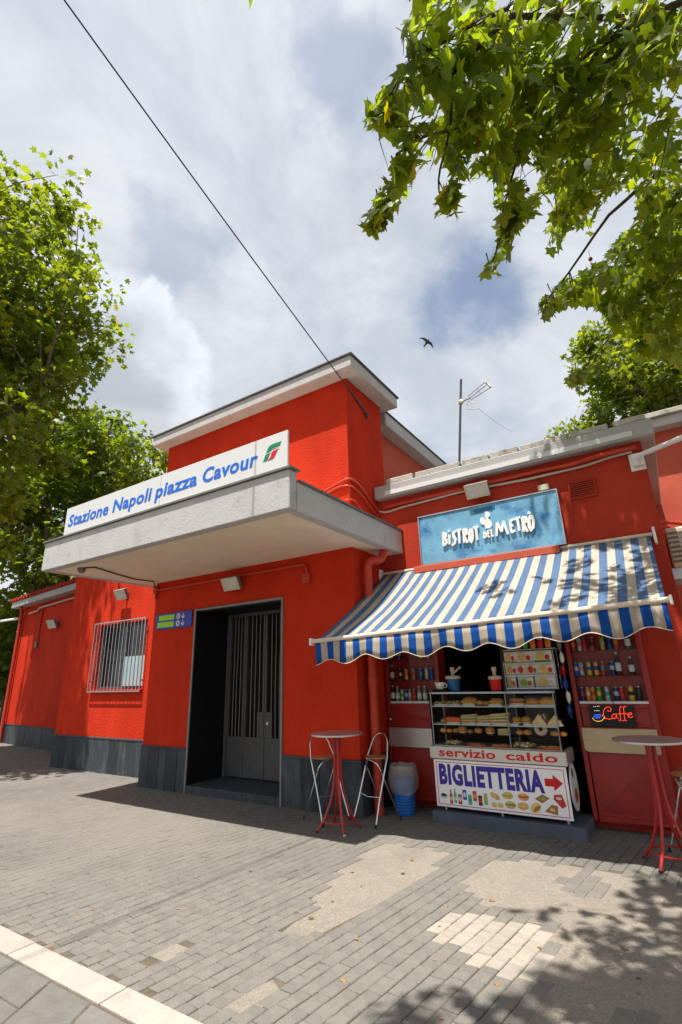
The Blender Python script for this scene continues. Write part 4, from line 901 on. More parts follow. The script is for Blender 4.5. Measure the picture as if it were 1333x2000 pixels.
b = MB(); b.prism([(-1.475, .558), (-1.385, .558), (-1.385, .60), (-1.285, .52), (-1.385, .44), (-1.385, .482), (-1.475, .482)], y0-.002, y0); b.build('arrow', M['signred'], pn)
b = MB(); t = .007; m_ = .028
b.box(KX0+m_, KX1-m_, y0-.0015, y0, .65, .65+t); b.box(KX0+m_, KX1-m_, y0-.0015, y0, .192, .192+t); b.box(KX0+m_, KX0+m_+t, y0-.0015, y0, .1995, .6495); b.box(KX1-m_-t, KX1-m_, y0-.0015, y0, .1995, .6495); b.build('red_border', M['signred'], pn)
PC_ = {k: mat('print_'+k, v, .5, .25, 40) for k, v in dict(tan=(.62, .36, .10), brown=(.36, .15, .04), gold=(.72, .48, .14), red=(.55, .04, .03), blue=(.03, .08, .40), green=(.05, .30, .08), teal=(.10, .42, .32), lime=(.25, .42, .06), pale=(.55, .62, .58), dark=(.06, .03, .02)).items()}
def ell(cx, cz, rx, rz, n=14, a=0): return [(cx+rx*math.cos(2*math.pi*i/n)*math.cos(a)-rz*math.sin(2*math.pi*i/n)*math.sin(a), cz+rx*math.cos(2*math.pi*i/n)*math.sin(a)+rz*math.sin(2*math.pi*i/n)*math.cos(a)) for i in range(n)]
zp_ = lambda x, y: (lambda p: (p.x, p.z))(pY(820+x*.255, 1460+y*.255, y0))
PRN = [('pale', [(ell, (185, 372), .055, .030)]), ('dark', [(ell, (190, 362), .042, .022)])]
def pr_(col, shapes, dep):
    for s_ in shapes:
        b = MB(); b.prism(s_, y0-dep, y0-dep+.0008 if dep > .001 else y0); b.build('printed_food', PC_[col], pn)
def bot(cx, cz, w, h): return [(cx-w/2, cz-h/2), (cx+w/2, cz-h/2), (cx+w/2, cz+h*.12), (cx+w*.2, cz+h*.3), (cx+w*.2, cz+h/2), (cx-w*.2, cz+h/2), (cx-w*.2, cz+h*.3), (cx-w/2, cz+h*.12)]
def rec(cx, cz, w, h): return [(cx-w/2, cz-h/2), (cx+w/2, cz-h/2), (cx+w/2, cz+h/2), (cx-w/2, cz+h/2)]
c = lambda x, y: zp_(x, y)
p = c(188, 372); pr_('pale', [ell(*p, .050, .030)], .0008); pr_('dark', [ell(p[0], p[1]+.012, .036, .018)], .0018)
p = c(243, 378); pr_('red', [bot(*p, .036, .150)], .0008); pr_('gold', [rec(p[0], p[1]-.02, .034, .035)], .0018)
p = c(274, 370); pr_('teal', [bot(*p, .036, .150)], .0008); pr_('pale', [rec(p[0], p[1]-.03, .034, .035)], .0018)
for (x, y, c1, c2) in ((312, 397, 'red', 'pale'), (346, 364, 'blue', 'pale'), (388, 402, 'teal', 'green'), (424, 374, 'red', 'tan'), (467, 408, 'dark', 'red')):
    p = c(x, y); pr_(c1, [rec(*p, .046, .105)], .0008); pr_(c2, [ell(p[0], p[1], .018, .026)], .0018)
p = c(508, 397); pr_('lime', [rec(*p, .042, .115)], .0008); pr_('tan', [ell(p[0], p[1]+.02, .018, .03)], .0018)
p = c(578, 374); pr_('tan', [ell(*p, .060, .030, 14, -.5)], .0008); pr_('gold', [ell(p[0]-.012, p[1]+.012, .03, .016, 14, -.5)], .0018)
for (x, y, g_) in ((676, 370, 'lime'), (797, 381, 'red'), (698, 441, 'green'), (795, 452, 'gold')):
    p = c(x, y); pr_('tan', [ell(*p, .062, .038)], .0008); pr_(g_, [ell(p[0], p[1], .060, .010)], .0018); pr_('gold', [ell(p[0]-.01, p[1]+.018, .034, .009)], .0026)
p = c(597, 442); pr_('gold', [ell(p[0]-.033, p[1], .034, .026), ell(p[0]+.036, p[1], .034, .026)], .0008)
p = c(940, 395); pr_('brown', [[(p[0]-.08, p[1]-.005), (p[0]-.005, p[1]-.045), (p[0]+.08, p[1]+.01), (p[0]+.01, p[1]+.045)]], .0008); pr_('lime', [ell(p[0], p[1], .034, .014)], .0018)
p = c(893, 465); pr_('gold', [ell(*p, .062, .045, 14, .6)], .0008); pr_('brown', [ell(p[0]+.01, p[1]-.005, .05, .016, 14, .7)], .0018)
p = c(1012, 475); pr_('brown', [[(p[0]-.075, p[1]-.03), (p[0]+.06, p[1]-.052), (p[0]+.07, p[1]+.035), (p[0]+.01, p[1]+.045)]], .0008); pr_('gold', [ell(p[0]+.01, p[1]-.005, .03, .016)], .0018)
p = c(1075, 410); pr_('red', [[(p[0]-.062, p[1]+.01), (p[0]+.015, p[1]-.075), (p[0]+.062, p[1]-.045), (p[0]+.03, p[1]+.06), (p[0]-.05, p[1]+.055)]], .0008); pr_('pale', [ell(p[0]-.005, p[1]+.02, .03, .014)], .0018)
# glass case
zs = [.836, .985, 1.085, 1.295, 1.472]
b = MB()
for x in (KX0+.02, -1.80, KX1-.02):
    for y in (KY0+.01, KY1-.01): b.tube([(x, y, .836), (x, y, 1.46)], .007, 6)
b.build('case_frame', M['steel'], CT)
for z in zs[2:4]:
    for a, c_ in ((KX0+.01, -1.806), (-1.794, KX1-.01)):
        b = MB(); b.box(a, c_, KY0+.02, KY1-.02, z-.010, z); b.build('white_shelf', M['whitep'], CT, bevel=.003)
for a, c_ in ((KX0, -1.803), (-1.797, KX1)):
    b = MB(); b.box(a, c_, KY0-.004, KY0, .84, 1.462); b.build('front_glass', M['glass'], CT)
b = MB(); b.box(KX0, KX1, KY0-.004, KY1, 1.464, 1.474); b.build('top_glass', M['glass'], CT)
b = MB(); b.box(KX0, KX1, KY0+.02, KY0+.035, 1.44, 1.462); b.build('top_rail', M['steel'], CT)
b = MB(); b.box(KX0+.001, KX0+.005, KY0+.002, KY1, .84, 1.46); b.build('side_glass', M['glass'], CT)
b = MB(); b.box(KX1-.005, KX1-.001, KY0+.002, KY1, .84, 1.46); b.build('side_glass', M['glass'], CT)
for a, c_ in ((KX0+.012, -1.81), (-1.79, KX1-.012)):
    b = MB(); b.box(a, c_, KY0+.022, KY1-.022, .965, .972); b.build('glass_tray', M['glass'], CT)
b = MB(); b.box(KX0+.01, KX1-.01, KY0+.02, KY1-.02, .836, .842); b.build('case_floor', M['brushed'], CT)
M['discp'] = mat('printed_disc', (.75, .74, .72), .35, .04)
b = MB(); b.lathe([(.235, 0), (.235, .014)], (0, 0, 0), 28); o = b.build('round_side_sign', M['discp'], CT)
for v in o.data.vertices: v.co = Vector((KX1-.003+v.co.z+.012, 6.535+v.co.x*.82, .455+v.co.y))
for nm, yy, zz, ry, rz, mm in (('printed_food', 6.55, .37, .10, .075, 'brown'), ('printed_food', 6.50, .60, .045, .05, 'dark'), ('printed_food', 6.56, .36, .065, .04, 'red')):
    b = MB(); P_ = ell(0, 0, ry, rz); x_ = KX1+.0235+(.001 if mm == 'red' else 0); b.add([(x_, yy+u, zz+v) for u, v in P_]+[(x_+.0006, yy+u, zz+v) for u, v in P_], [tuple(range(14)), tuple(range(14, 28))]+[(i, (i+1) % 14, 14+(i+1) % 14, 14+i) for i in range(14)]); b.build(nm, PC_[mm], o)

# ---- food
FM = dict(crust=mat('baked_crust', (.60, .26, .06), .5, .35, 26, .15, 60, rnd=.2), pale=mat('pale_bread', (.74, .52, .26), .7, .2, 22, .15, 60, rnd=.15), fill=mat('mixed_filling', (.42, .28, .08), .6, .6, 50), ham=mat('ham', (.52, .13, .09), .5, .25, 30), green_=mat('salad', (.12, .22, .04), .6, .4, 40), tom=mat('tomato_slice', (.75, .12, .02), .4, .25, 30), cheese=mat('cheese', (.70, .50, .18), .5, .1, 20), sugar=mat('sugared', (.62, .46, .30), .8, .3, 60))
FP = {}
def fproto(kind):
    if kind in FP: return FP[kind]
    b = MB()
    if kind == 'bun':
        b.blob((0, 0, .034), (.048, .048, .030), 14, 8, 0, .12, 3); mats = [FM['crust']]; 
    elif kind == 'filled_bun':
        b.blob((0, 0, .018), (.052, .05, .018), 14, 6, 1); b.blob((0, 0, .034), (.056, .055, .012), 12, 5, 2, .5, 2); b.blob((0, 0, .05), (.053, .051, .030), 14, 8, 0, .1, 5); mats = [FM['crust'], FM['pale'], FM['ham']]
    elif kind == 'roll':
        b.blob((0, 0, .042), (.098, .058, .044), 16, 8, 0, .18, 7); b.blob((0, -.005, .02), (.092, .056, .014), 14, 5, 1, .3, 4); mats = [FM['crust'], FM['cheese']]
    elif kind == 'panino':
        b.blob((0, 0, .020), (.100, .055, .020), 16, 6, 1); b.blob((0, -.004, .036), (.098, .058, .008), 14, 5, 2, .4, 1); b.blob((0, 0, .056), (.100, .053, .026), 16, 6, 0); mats = [FM['crust'], FM['pale'], FM['ham']]
    elif kind == 'stack':
        cols = [1, 2, 1, 3, 1, 4, 1]
        for i, m_i in enumerate(cols):
            z = .004+i*.0125; w = .088-.003*(i % 3); a = .05*math.sin(i*2.3)
            b.add([(x*w*math.cos(a)-y*.05*math.sin(a), x*w*math.sin(a)+y*.05*math.cos(a), z+dz+.006*x*(i/6)) for dz in (0, .0115) for x, y in ((-1, -1), (1, -1), (1, 1), (-1, 1))], [(0, 3, 2, 1), (4, 5, 6, 7), (0, 1, 5, 4), (1, 2, 6, 5), (2, 3, 7, 6), (3, 0, 4, 7)], m_i)
        mats = [FM['crust'], FM['pale'], FM['ham'], FM['green_'], FM['fill']]
    elif kind == 'slices':
        for i in range(5): b.add([(x*.085, y*.05-.002*i, .004+i*.011+dz+.004*math.sin(i+x*2)) for dz in (0, .010) for x, y in ((-1, -1), (1, -1), (1, 1), (-1, 1))], [(0, 3, 2, 1), (4, 5, 6, 7), (0, 1, 5, 4), (1, 2, 6, 5), (2, 3, 7, 6), (3, 0, 4, 7)], 0)
        mats = [FM['tom']]
    elif kind == 'heap':
        rr = random.Random(5)
        for i in range(26): b.blob((rr.uniform(-.075, .075), rr.uniform(-.045, .045), .014+rr.uniform(0, .022)), (rr.uniform(.012, .02), rr.uniform(.01, .016), rr.uniform(.009, .014)), 7, 5, i % 2)
        mats = [FM['pale'], FM['fill']]
    elif kind == 'club':
        for i in range(6):
            P_ = [(-.07+.02*i*.6, 0), (.07-.004*i, 0), (.01+.006*i, .085)]; y = -.05+i*.017
            n = len(P_); b.add([(x, y, .004+z) for x, z in P_]+[(x, y+.014, .004+z) for x, z in P_], [(0, 1, 2), (5, 4, 3), (0, 3, 4, 1), (1, 4, 5, 2), (2, 5, 3, 0)], i % 3)
        b.blob((0, 0, .03), (.055, .05, .026), 10, 6, 1, .4, 2); mats = [FM['pale'], FM['ham'], FM['green_']]
    elif kind == 'ring':
        for k in range(16):
            a0, a1 = 2*math.pi*k/16, 2*math.pi*(k+1)/16
        b.tube([(.045*math.cos(2*math.pi*k/16), .045*math.sin(2*math.pi*k/16), 0) for k in range(17)], .024, 8, 0, False); b.v = [(x, -z*1.0+.0, y+.07) for x, y, z in b.v]; mats = [FM['sugar']]
    elif kind == 'croissant':
        pts = [(.085*math.sin(t_), .055-.07*math.cos(t_), .03) for t_ in [(-1.25+2.5*k/10) for k in range(11)]]
        b.tube(pts, [.008, .018, .026, .033, .038, .041, .038, .033, .026, .018, .008], 10); mats = [FM['crust']]
    elif kind == 'pizza':
        b.box(-.12, .12, -.07, .07, .002, .02, 0); rr = random.Random(9)
        for i in range(14): b.blob((rr.uniform(-.1, .1), rr.uniform(-.06, .06), .02), (.02, .016, .006), 7, 4, 1+i % 2)
        mats = [FM['tom'], FM['cheese'], FM['green_']]
    me = b.mesh(kind, mats); me.polygons.foreach_set('use_smooth', [kind not in ('stack', 'slices', 'club')]*len(me.polygons)); FP[kind] = me; return me
gx = lambda x: -2.735+(x-110)/(1195-110)*1.515
NMF = dict(bun='small round bun', filled_bun='filled round bun', roll='golden bread roll', panino='long filled sandwich roll', stack='layered flat sandwiches', slices='red slices', heap='heaped mixed salad portion', club='triangle sandwiches', ring='sugared ring pastry', croissant='filled croissant', pizza='tray pizza slice')
CATF = dict(bun='bun', filled_bun='bun', roll='bread roll', panino='sandwich', stack='sandwich', slices='slices', heap='salad', club='sandwich', ring='pastry', croissant='croissant', pizza='pizza')
FROW = {
 ('top', 1.296): [(180, 'heap', 1), (305, 'heap', 1.05), (440, 'roll', 1.0), (535, 'bun', .9), (590, 'bun', .8), (680, 'roll', .85), (860, 'panino', .95), (985, 'croissant', 1.05), (1105, 'roll', .9)],
 ('middle', 1.086): [(180, 'bun', .8), (285, 'slices', 1), (425, 'stack', 1.0), (560, 'stack', .9), (700, 'stack', 1.15), (840, 'filled_bun', .95), (918, 'filled_bun', 1.0), (1030, 'club', 1.2), (1142, 'club', 1.15)],
 ('lower', .9725): [(170, 'bun', .95), (228, 'bun', .8), (285, 'bun', .85), (347, 'filled_bun', 1.05), (420, 'bun', .75), (492, 'bun', 1.1), (597, 'filled_bun', 1.05), (720, 'stack', .75), (850, 'bun', .95), (908, 'bun', 1.0), (1022, 'ring', 1.1), (1125, 'bun', .9), (1192, 'bun', .8)],
 ('bottom', .8425): [(260, 'heap', 1.1), (470, 'pizza', .9), (690, 'pizza', 1.0), (878, 'heap', 1.35), (1080, 'pizza', 1.1)],
}
M['tray'] = mat('paper_tray', (.72, .70, .66), .5, .04)
for (row, z), items in FROW.items():
    for k, (x_, kind, s_) in enumerate(items):
        x = gx(x_); z0 = z
        if row in ('top', 'middle') and kind != 'bun':
            b = MB(); b.box(-.083, .083, -.06, .06, .0, .004); b.box(-.083, .083, -.0625, -.058, .0, .018); t = b.build('serving_tray', M['tray'], None); t.location = (x, KY0+.105, z+.0005)
            tag(t, f'white paper tray under the {ORD[k]} item from left, {row} shelf of food case', 'tray', 'paper trays in the food case'); z0 = z+.005
        o = bpy.data.objects.new(kind if kind != 'stack' else 'layered_sandwich', fproto(kind)); C.objects.link(o); o.location = (x, KY0+.105+R.uniform(-.01, .01), z0+.001); o.scale = (s_*(1.12 if row in ('top', 'middle') else 1.0),)*3; o.rotation_euler = (0, 0, R.uniform(-.25, .25) if kind != 'bun' else R.uniform(0, 6))
        tag(o, f'{NMF[kind]}, {ORD[k]} item from left, {row} level of food case', CATF[kind], 'food in the glass case')

# ---- things on top of the counter
TZ = 1.4745
def pump_tub(x, y, m_, label, r=.075, h=.13, s=1, spout=True):
    t = thing('pump_tub', label, 'dispenser', (x, y, TZ))
    b = MB(); b.lathe([(r*.88, 0), (r, h)], (x, y, TZ+.001), 18); b.build('tub', m_, t, smooth=True)
    b = MB(); b.lathe([(r*1.12, 0), (r*1.16, .012), (r*1.12, .035), (r*.9, .042)], (x, y, TZ+h+.002), 18); b.build('lid', M['cream'], t, smooth=True)
    b = MB(); b.lathe([(.022, .0), (.022, .05), (.030, .06), (.030, .10), (.018, .105)], (x, y, TZ+h+.045), 12); b.build('pump', M['cream'], t, smooth=True)
    if spout:
        b = MB(); b.tube([(x+.015, y-.01, TZ+h+.07), (x+.13, y-.05, TZ+h+.15), (x+.135, y-.052, TZ+h+.13)], .012, 8); b.build('spout', M['cream'], t, smooth=True)
pump_tub(-2.50, 6.52, M['bluetub'], 'blue tub with cream pump lid and spout on the counter', .085, .14)
pump_tub(-1.945, 6.50, M['redtub'], 'bright red tub with cream pump lid beside the snack rack', .072, .125, spout=False)
CU = thing('white_cup', 'large white cup on a black round tray at the counter left end', 'cup', (-2.65, 6.42, TZ))
b = MB(); b.lathe([(.035, .0), (.042, .01), (.072, .085), (.068, .085), (.038, .014)], (-2.65, 6.42, TZ+.019), 20); b.build('bowl', M['whitep'], CU, smooth=True)
b = MB(); b.tube([(-2.59+.035*math.sin(t_), 6.42, TZ+.065-.028*math.cos(t_)) for t_ in [math.pi*k/8 for k in range(9)]], .006, 6); b.build('handle', M['whitep'], CU)
b = MB(); b.lathe([(.12, 0), (.14, .012), (.13, .014), (.11, .005)], (-2.63, 6.46, TZ+.001), 24); tag(b.build('round_tray', M['black'], None, smooth=True), 'round black tray under the white cup', 'tray')
for k, (x, r) in enumerate(((-2.86+.13, .0),)): pass
# snack rack
RK = thing('snack_rack', 'three tier wire rack of snack bags on the counter right end', 'rack', (-1.54, 6.62, TZ))
b = MB()
for z in (TZ+.01, TZ+.155, TZ+.30):
    b.box(-1.835, -1.245, 6.575, 6.66, z-.004, z); b.box(-1.835, -1.245, 6.572, 6.576, z, z+.010)
for x in (-1.835, -1.245):
    b.tube([(x, 6.66, TZ), (x, 6.66, TZ+.45)], .006, 6); b.tube([(x, 6.575, TZ), (x, 6.575, TZ+.33)], .005, 6)
b.build('wire_frame', M['steel'], RK)
b = MB(); b.box(-1.83, -1.25, 6.662, 6.668, TZ, TZ+.45); b.build('back_sheet', M['lampbody'], RK)
M['snack'] = mat('glossy_snack_bag', (.78, .73, .62), .25, .08, 8, spec=.5)
def snack(x, z, w, h, c1, c2, label, band=None):
    t = thing('snack_bag', label, 'snack bag', (x, 6.62, z), 'snack bags in the rack'); b = MB(); n = 8; vs_ = []
    for s_ in (-1, 1):
        for j in range(n+1):
            for i in range(n+1):
                u, v = i/n*2-1, j/n*2-1; puff = .028*(1-u**4)*(1-abs(v)**3); vs_.append((x+u*w/2, 6.612+s_*puff-.0-.004*v, z+.002+(v+1)/2*h))
    fs_ = []
    for s_ in (0, 1):
        o_ = s_*(n+1)**2; fs_ += [(o_+j*(n+1)+i, o_+j*(n+1)+i+1, o_+(j+1)*(n+1)+i+1, o_+(j+1)*(n+1)+i) for j in range(n) for i in range(n)]
    b.add(vs_, fs_); b.build('pouch', M['snack'], t, smooth=True)
    b = MB(); b.prism(ell(x-.08*w, z+h*.52, w*.24, h*.30), 6.5795, 6.5815); b.build('print', PC_[c1], t)
    b = MB(); b.prism(ell(x+.27*w, z+h*.45, w*.12, h*.22), 6.5815, 6.5835); b.build('print', PC_[c2], t)
    if band: b = MB(); b.prism(rec(x, z+h*.13, w*.8, h*.16), 6.5905, 6.5925); b.build('print', PC_[band], t)
for k, (x, w, c1, c2, bd) in enumerate(((-1.755, .135, 'gold', 'red', 'lime'), (-1.585, .20, 'gold', 'red', None), (-1.365, .215, 'gold', 'red', 'green'))): snack(x, TZ+.302, w*1.06, .145, c1, c2, f'cream snack bag, {ORD[k]} from the left in the top tier of the rack', bd)
for k, (x, w, c1, c2, bd) in enumerate(((-1.755, .14, 'tan', 'red', None), (-1.625, .12, 'red', 'gold', None), (-1.505, .13, 'red', 'brown', None), (-1.345, .19, 'gold', 'red', 'gold'))): snack(x, TZ+.157, w*1.08, .14, c1, c2, f'cream snack bag, {ORD[k]} from the left in the middle tier of the rack', bd)
for k, (x, w, c1, c2, bd) in enumerate(((-1.77, .10, 'tan', 'red', None), (-1.60, .17, 'lime', 'brown', None), (-1.37, .22, 'gold', 'pale', None))): snack(x, TZ+.012, w*1.1, .138, c1, c2, f'cream snack bag, {ORD[k]} from the left in the bottom tier of the rack', bd)
JS = thing('jar_shelf', 'narrow metal shelf of jars above the snack rack', 'shelf', (-1.5, 6.7, TZ))
b = MB(); b.box(-1.84, -1.20, 6.62, 6.80, TZ+.462, TZ+.474); b.build('board', M['steel'], JS)
for x in (-1.82, -1.22): b = MB(); b.tube([(x, 6.735, TZ), (x, 6.735, TZ+.461)], .008, 6); b.build('post', M['steel'], JS)
for k, (x, cc) in enumerate(((-1.76, 'cream'), (-1.64, 'red'), (-1.56, 'green'), (-1.47, 'orange'), (-1.38, 'red'), (-1.29, 'orange'))):
    b = MB(); b.lathe([(.034, 0), (.038, .01), (.038, .09), (.03, .105), (.036, .107), (.036, .125)], (0, 0, 0), 14, [0, 0, 0, 1, 1]); o = b.build('jar', [CM[cc], M['cantop']], None, smooth=True); o.location = (x, 6.68, TZ+.475); tag(o, f'{cc} jar, {ORD[k]} from the left on the shelf above the snack rack', 'jar', 'jars above the snack rack')
# hanging strip of bags right of the rack
HS = thing('hanging_bag_strip', 'strip of white and blue packets hanging right of the food case', 'packets', (-1.17, 6.7, 1.1))
for k in range(6):
    z = 1.98-k*.15; b = MB(); b.blob((-1.165+.008*math.sin(k*2), 6.70, z), (.028, .045, .068), 10, 7, 0, .3, k); b.build('packet', [M['lampbody'], M['snack'], CM['red'], CM['blue'], M['snack'], CM['navy']][k], HS, smooth=True)
b = MB(); b.tube([(-1.165, 6.75, 1.15), (-1.165, 6.75, 2.3)], .004, 5); b.build('strip', M['steel'], HS)
b = MB(); b.box(-2.35, -2.15, 8.2, 8.5, .01, 2.2); b.box(-2.02, -1.5, 8.0, 8.5, .01, 1.35); M['mach'] = mat('machine_grey', (.14, .13, .13), .35, .1, metal=.5); tag(b.build('coffee_machine', M['mach'], None, bevel=.02), 'dark grey machine and cupboard inside the kiosk', 'machine')

# ================================================================== FURNITURE
def make_table(label):
    t = thing('bar_table', label, 'table', (0, 0, 0), 'red-legged bar tables')
    b = MB(); b.lathe([(.30, 1.015), (.318, 1.018), (.320, 1.028), (.316, 1.036), (.30, 1.037)], (0, 0, 0), 36); top = b.build('table_top', M['brushed'], t, smooth=True)
    b = MB(); b.box(-.15, .15, -.02, .02, .995, 1.0145); b.box(-.02, .02, -.15, -.021, .995, 1.0145); b.box(-.02, .02, .021, .15, .995, 1.0145); b.build('top_bracket', M['redtube'], t)
    for k in range(4):
        a = math.radians(45+90*k); pr = [(.035, .995), (.036, .72), (.042, .55), (.060, .42), (.100, .28), (.165, .13), (.255, .012)]
        b = MB(); b.tube([(r*math.cos(a), r*math.sin(a), z) for r, z in pr], .0145, 9); lg = b.build('leg', M['redtube'], t, smooth=True)
        b = MB(); b.blob((.258*math.cos(a), .258*math.sin(a), .011), (.018, .018, .011), 8, 6); b.build('foot_cap', M['whitep'] if k == 3 else M['rubber'], lg)
    b = MB(); b.tube([(.175*math.cos(2*math.pi*k/28), .175*math.sin(2*math.pi*k/28), .105) for k in range(29)], .009, 7, 0, False); b.build('ring_brace', M['redtube'], t, smooth=True)
    b = MB(); b.tube([(.025*math.cos(2*math.pi*k/16), .025*math.sin(2*math.pi*k/16), .62) for k in range(17)], .008, 6, 0, False); b.build('collar', M['redtube'], t)
    return t
t1 = make_table('round steel bar table on red bent legs beside the entrance block corner'); move(t1, (-3.66, 5.47, 0), math.radians(2))
t2 = copy_tree(t1); t2['label'] = 'round steel bar table on red bent legs at the right edge by the cabinet'; move(t2, (-.37, 5.93, 0), math.radians(22))
def make_stool(label):
    t = thing('folding_stool', label, 'stool', (0, 0, 0), 'folding stools with round wooden seats')
    w = .205; pts = [(-w-.015, -.22, .0)]
    L_ = lambda z: -.22+(.34)*(z/.98)
    for z in (.25, .5, .72): pts.append((-w+.02*z, L_(z), z))
    for k in range(9):
        a = math.pi-math.pi*k/8; pts.append(((w-.035)*math.cos(a), L_(.80+.18*math.sin(a)), .80+.18*math.sin(a)))
    for z in (.72, .5, .25): pts.append((w-.02*z, L_(z), z))
    pts.append((w+.015, -.22, 0))
    b = MB(); b.tube(pts, .0105, 8); b.build('back_frame', M['chrome'], t, smooth=True)
    w2 = .135; L2 = lambda z: .24-.34*(z/.70); pts = [(-w2, .24, 0)]+[(-w2, L2(z), z) for z in (.3, .55)]
    for k in range(7):
        a = math.pi-math.pi*k/6; pts.append((w2*math.cos(a), L2(.60+.09*math.sin(a)), .60+.09*math.sin(a)))
    pts += [(w2, L2(z), z) for z in (.55, .3)]+[(w2, .24, 0)]
    b = MB(); b.tube(pts, .0100, 8); b.build('seat_frame', M['chrome'], t, smooth=True)
    b = MB(); b.tube([(-.20, L_(.30), .30), (0, L_(.30)-.03, .285), (.20, L_(.30), .30)], .007, 7); b.build('foot_rest', M['chrome'], t, smooth=True)
    b = MB(); b.lathe([(.135, .700), (.148, .704), (.148, .714), (.135, .720)], (0, .02, 0), 26); b.build('seat', M['wood'], t, smooth=True)
    b = MB(); b.tube([(-.19, L_(.69), .69), (.19, L_(.69), .69)], .006, 6); b.build('seat_pin', M['chrome'], t)
    for (x, y) in ((-w-.015, -.22), (w+.015, -.22), (-w2, .24), (w2, .24)):
        b = MB(); b.lathe([(.014, .0), (.015, .03), (.0135, .04)], (x, y, 0), 8); b.build('rubber_foot', M['rubber'], t)
    return t
s1 = make_stool('folding stool with arched chrome back between the bar table and the blue bin'); move(s1, (-3.43, 6.00, 0), math.radians(-22))
s2 = copy_tree(s1); s2['label'] = 'folding stool behind the left bar table, against the slate plinth'; move(s2, (-4.05, 5.74, 0), math.radians(76))
s3 = copy_tree(s1); s3['label'] = 'folding stool behind the right bar table, cut by the photo edge'; move(s3, (-.13, 6.18, 0), math.radians(-72))
# waste bin
BN = thing('waste_bin', 'blue woven plastic bin lined with a clear bag below the left cabinet', 'bin', (-3.28, 6.43, 0))
bc = (-3.27, 6.42, 0)
b = MB(); b.lathe([(.118, .002), (.135, .30), (.142, .42), (.138, .42), (.131, .30), (.112, .01)], bc, 24); b.build('basket', M['bluebin'], BN, smooth=True)
M['bluerib'] = mat('pale_blue_rib', (.05, .24, .60), .35, .08)
for k in range(8):
    z = .04+k*.033; pts = []
    for i in range(49):
        a = 2*math.pi*i/48; r = .122+.06*z; pts.append((bc[0]+r*math.cos(a), bc[1]+r*math.sin(a), z+.010*abs(((i/48*12) % 1)*2-1)))
    b = MB(); b.tube(pts, .0045, 5, 0, False); b.build('weave_rib', M['bluerib'], BN)
b = MB(); n = 40; prof = [(.140, .52), (.152, .575), (.172, .57), (.185, .50), (.190, .40), (.178, .31), (.155, .25), (.146, .262)]
for i, (r, z) in enumerate(prof):
    for j in range(n):
        a = 2*math.pi*j/n; k = 1+(.10*noise.noise(Vector((math.cos(a)*2.2, math.sin(a)*2.2, z*7)))+.05*noise.noise(Vector((math.cos(a)*6, math.sin(a)*6, z*10))))*(i > 1); b.v.append((bc[0]+r*k*math.cos(a), bc[1]+r*k*math.sin(a), z+.03*noise.noise(Vector((math.cos(a)*2, math.sin(a)*2, i)))))
for i in range(len(prof)-1):
    for j in range(n): b.f.append((i*n+j, i*n+(j+1) % n, (i+1)*n+(j+1) % n, (i+1)*n+j)); b.mi.append(0)
b.build('bag_liner', M['bag'], BN, smooth=True)
# ================================================================== TREES
import numpy as np
NR = np.random.default_rng(5)
def fan(out, fold, droop):
    o = np.array(out, float); m_ = o[1:-1].copy(); m_[:, 0] *= -1
    ring = np.vstack([o[:1], o[1:-1], o[-1:], m_[::-1]])
    v = np.vstack([[[0, .36]], ring]); z = -fold*np.abs(v[:, 0])-droop*v[:, 1]**2; v3 = np.column_stack([v, z])
    k = len(ring); f = [(0, 1+i, 1+(i+1) % k) for i in range(k)]
    return v3, np.array(f)
PLANE = fan([(0, 0), (.20, -.07), (.36, .0), (.50, .02), (.36, .20), (.40, .34), (.58, .56), (.40, .56), (.22, .56), (.14, .78), (0, 1.0)], .22, .22)
FARL = fan([(0, 0), (.46, .06), (.28, .28), (.52, .58), (.18, .56), (0, 1.0)], .25, .2)
OVAL = fan([(0, 0), (.22, .18), (.27, .42), (.16, .75), (0, 1.05)], .3, .25)
def frames(tip, nrm):
    y = tip/np.linalg.norm(tip, axis=1, keepdims=True); z = nrm-(nrm*y).sum(1, keepdims=True)*y; z /= np.linalg.norm(z, axis=1, keepdims=True)+1e-9
    return np.stack([np.cross(y, z), y, z], axis=2)
def leaf_mesh(name, shape, pos, tip, nrm, size, m_):
    V, F = shape; Rm = frames(tip, nrm); n = len(pos)
    co = pos[:, None, :]+np.einsum('nij,kj->nki', Rm, V)*size[:, None, None]
    fc = (F[None]+(np.arange(n)*len(V))[:, None, None]).reshape(-1, 3)
    me = bpy.data.meshes.new(name); me.vertices.add(n*len(V)); me.vertices.foreach_set('co', co.reshape(-1).astype(np.float32))
    k = len(fc); me.loops.add(k*3); me.loops.foreach_set('vertex_index', fc.reshape(-1).astype(np.int32)); me.polygons.add(k)
    me.polygons.foreach_set('loop_start', (np.arange(k)*3).astype(np.int32)); me.polygons.foreach_set('loop_total', np.full(k, 3, np.int32))
    me.materials.append(m_); me.update(calc_edges=True); me.validate(); return me
def wander(a, b_, n, amp, seed):
    a, b_ = Vector(a), Vector(b_); out = []
    for i in range(n+1):
        s_ = i/n; p = a.lerp(b_, s_); d = Vector((noise.noise(Vector((seed, s_*3, 0))), noise.noise(Vector((seed+9, s_*3, 4))), noise.noise(Vector((seed+5, s_*3, 8)))))*amp*math.sin(math.pi*min(s_, .9)); out.append(p+d)
    return out
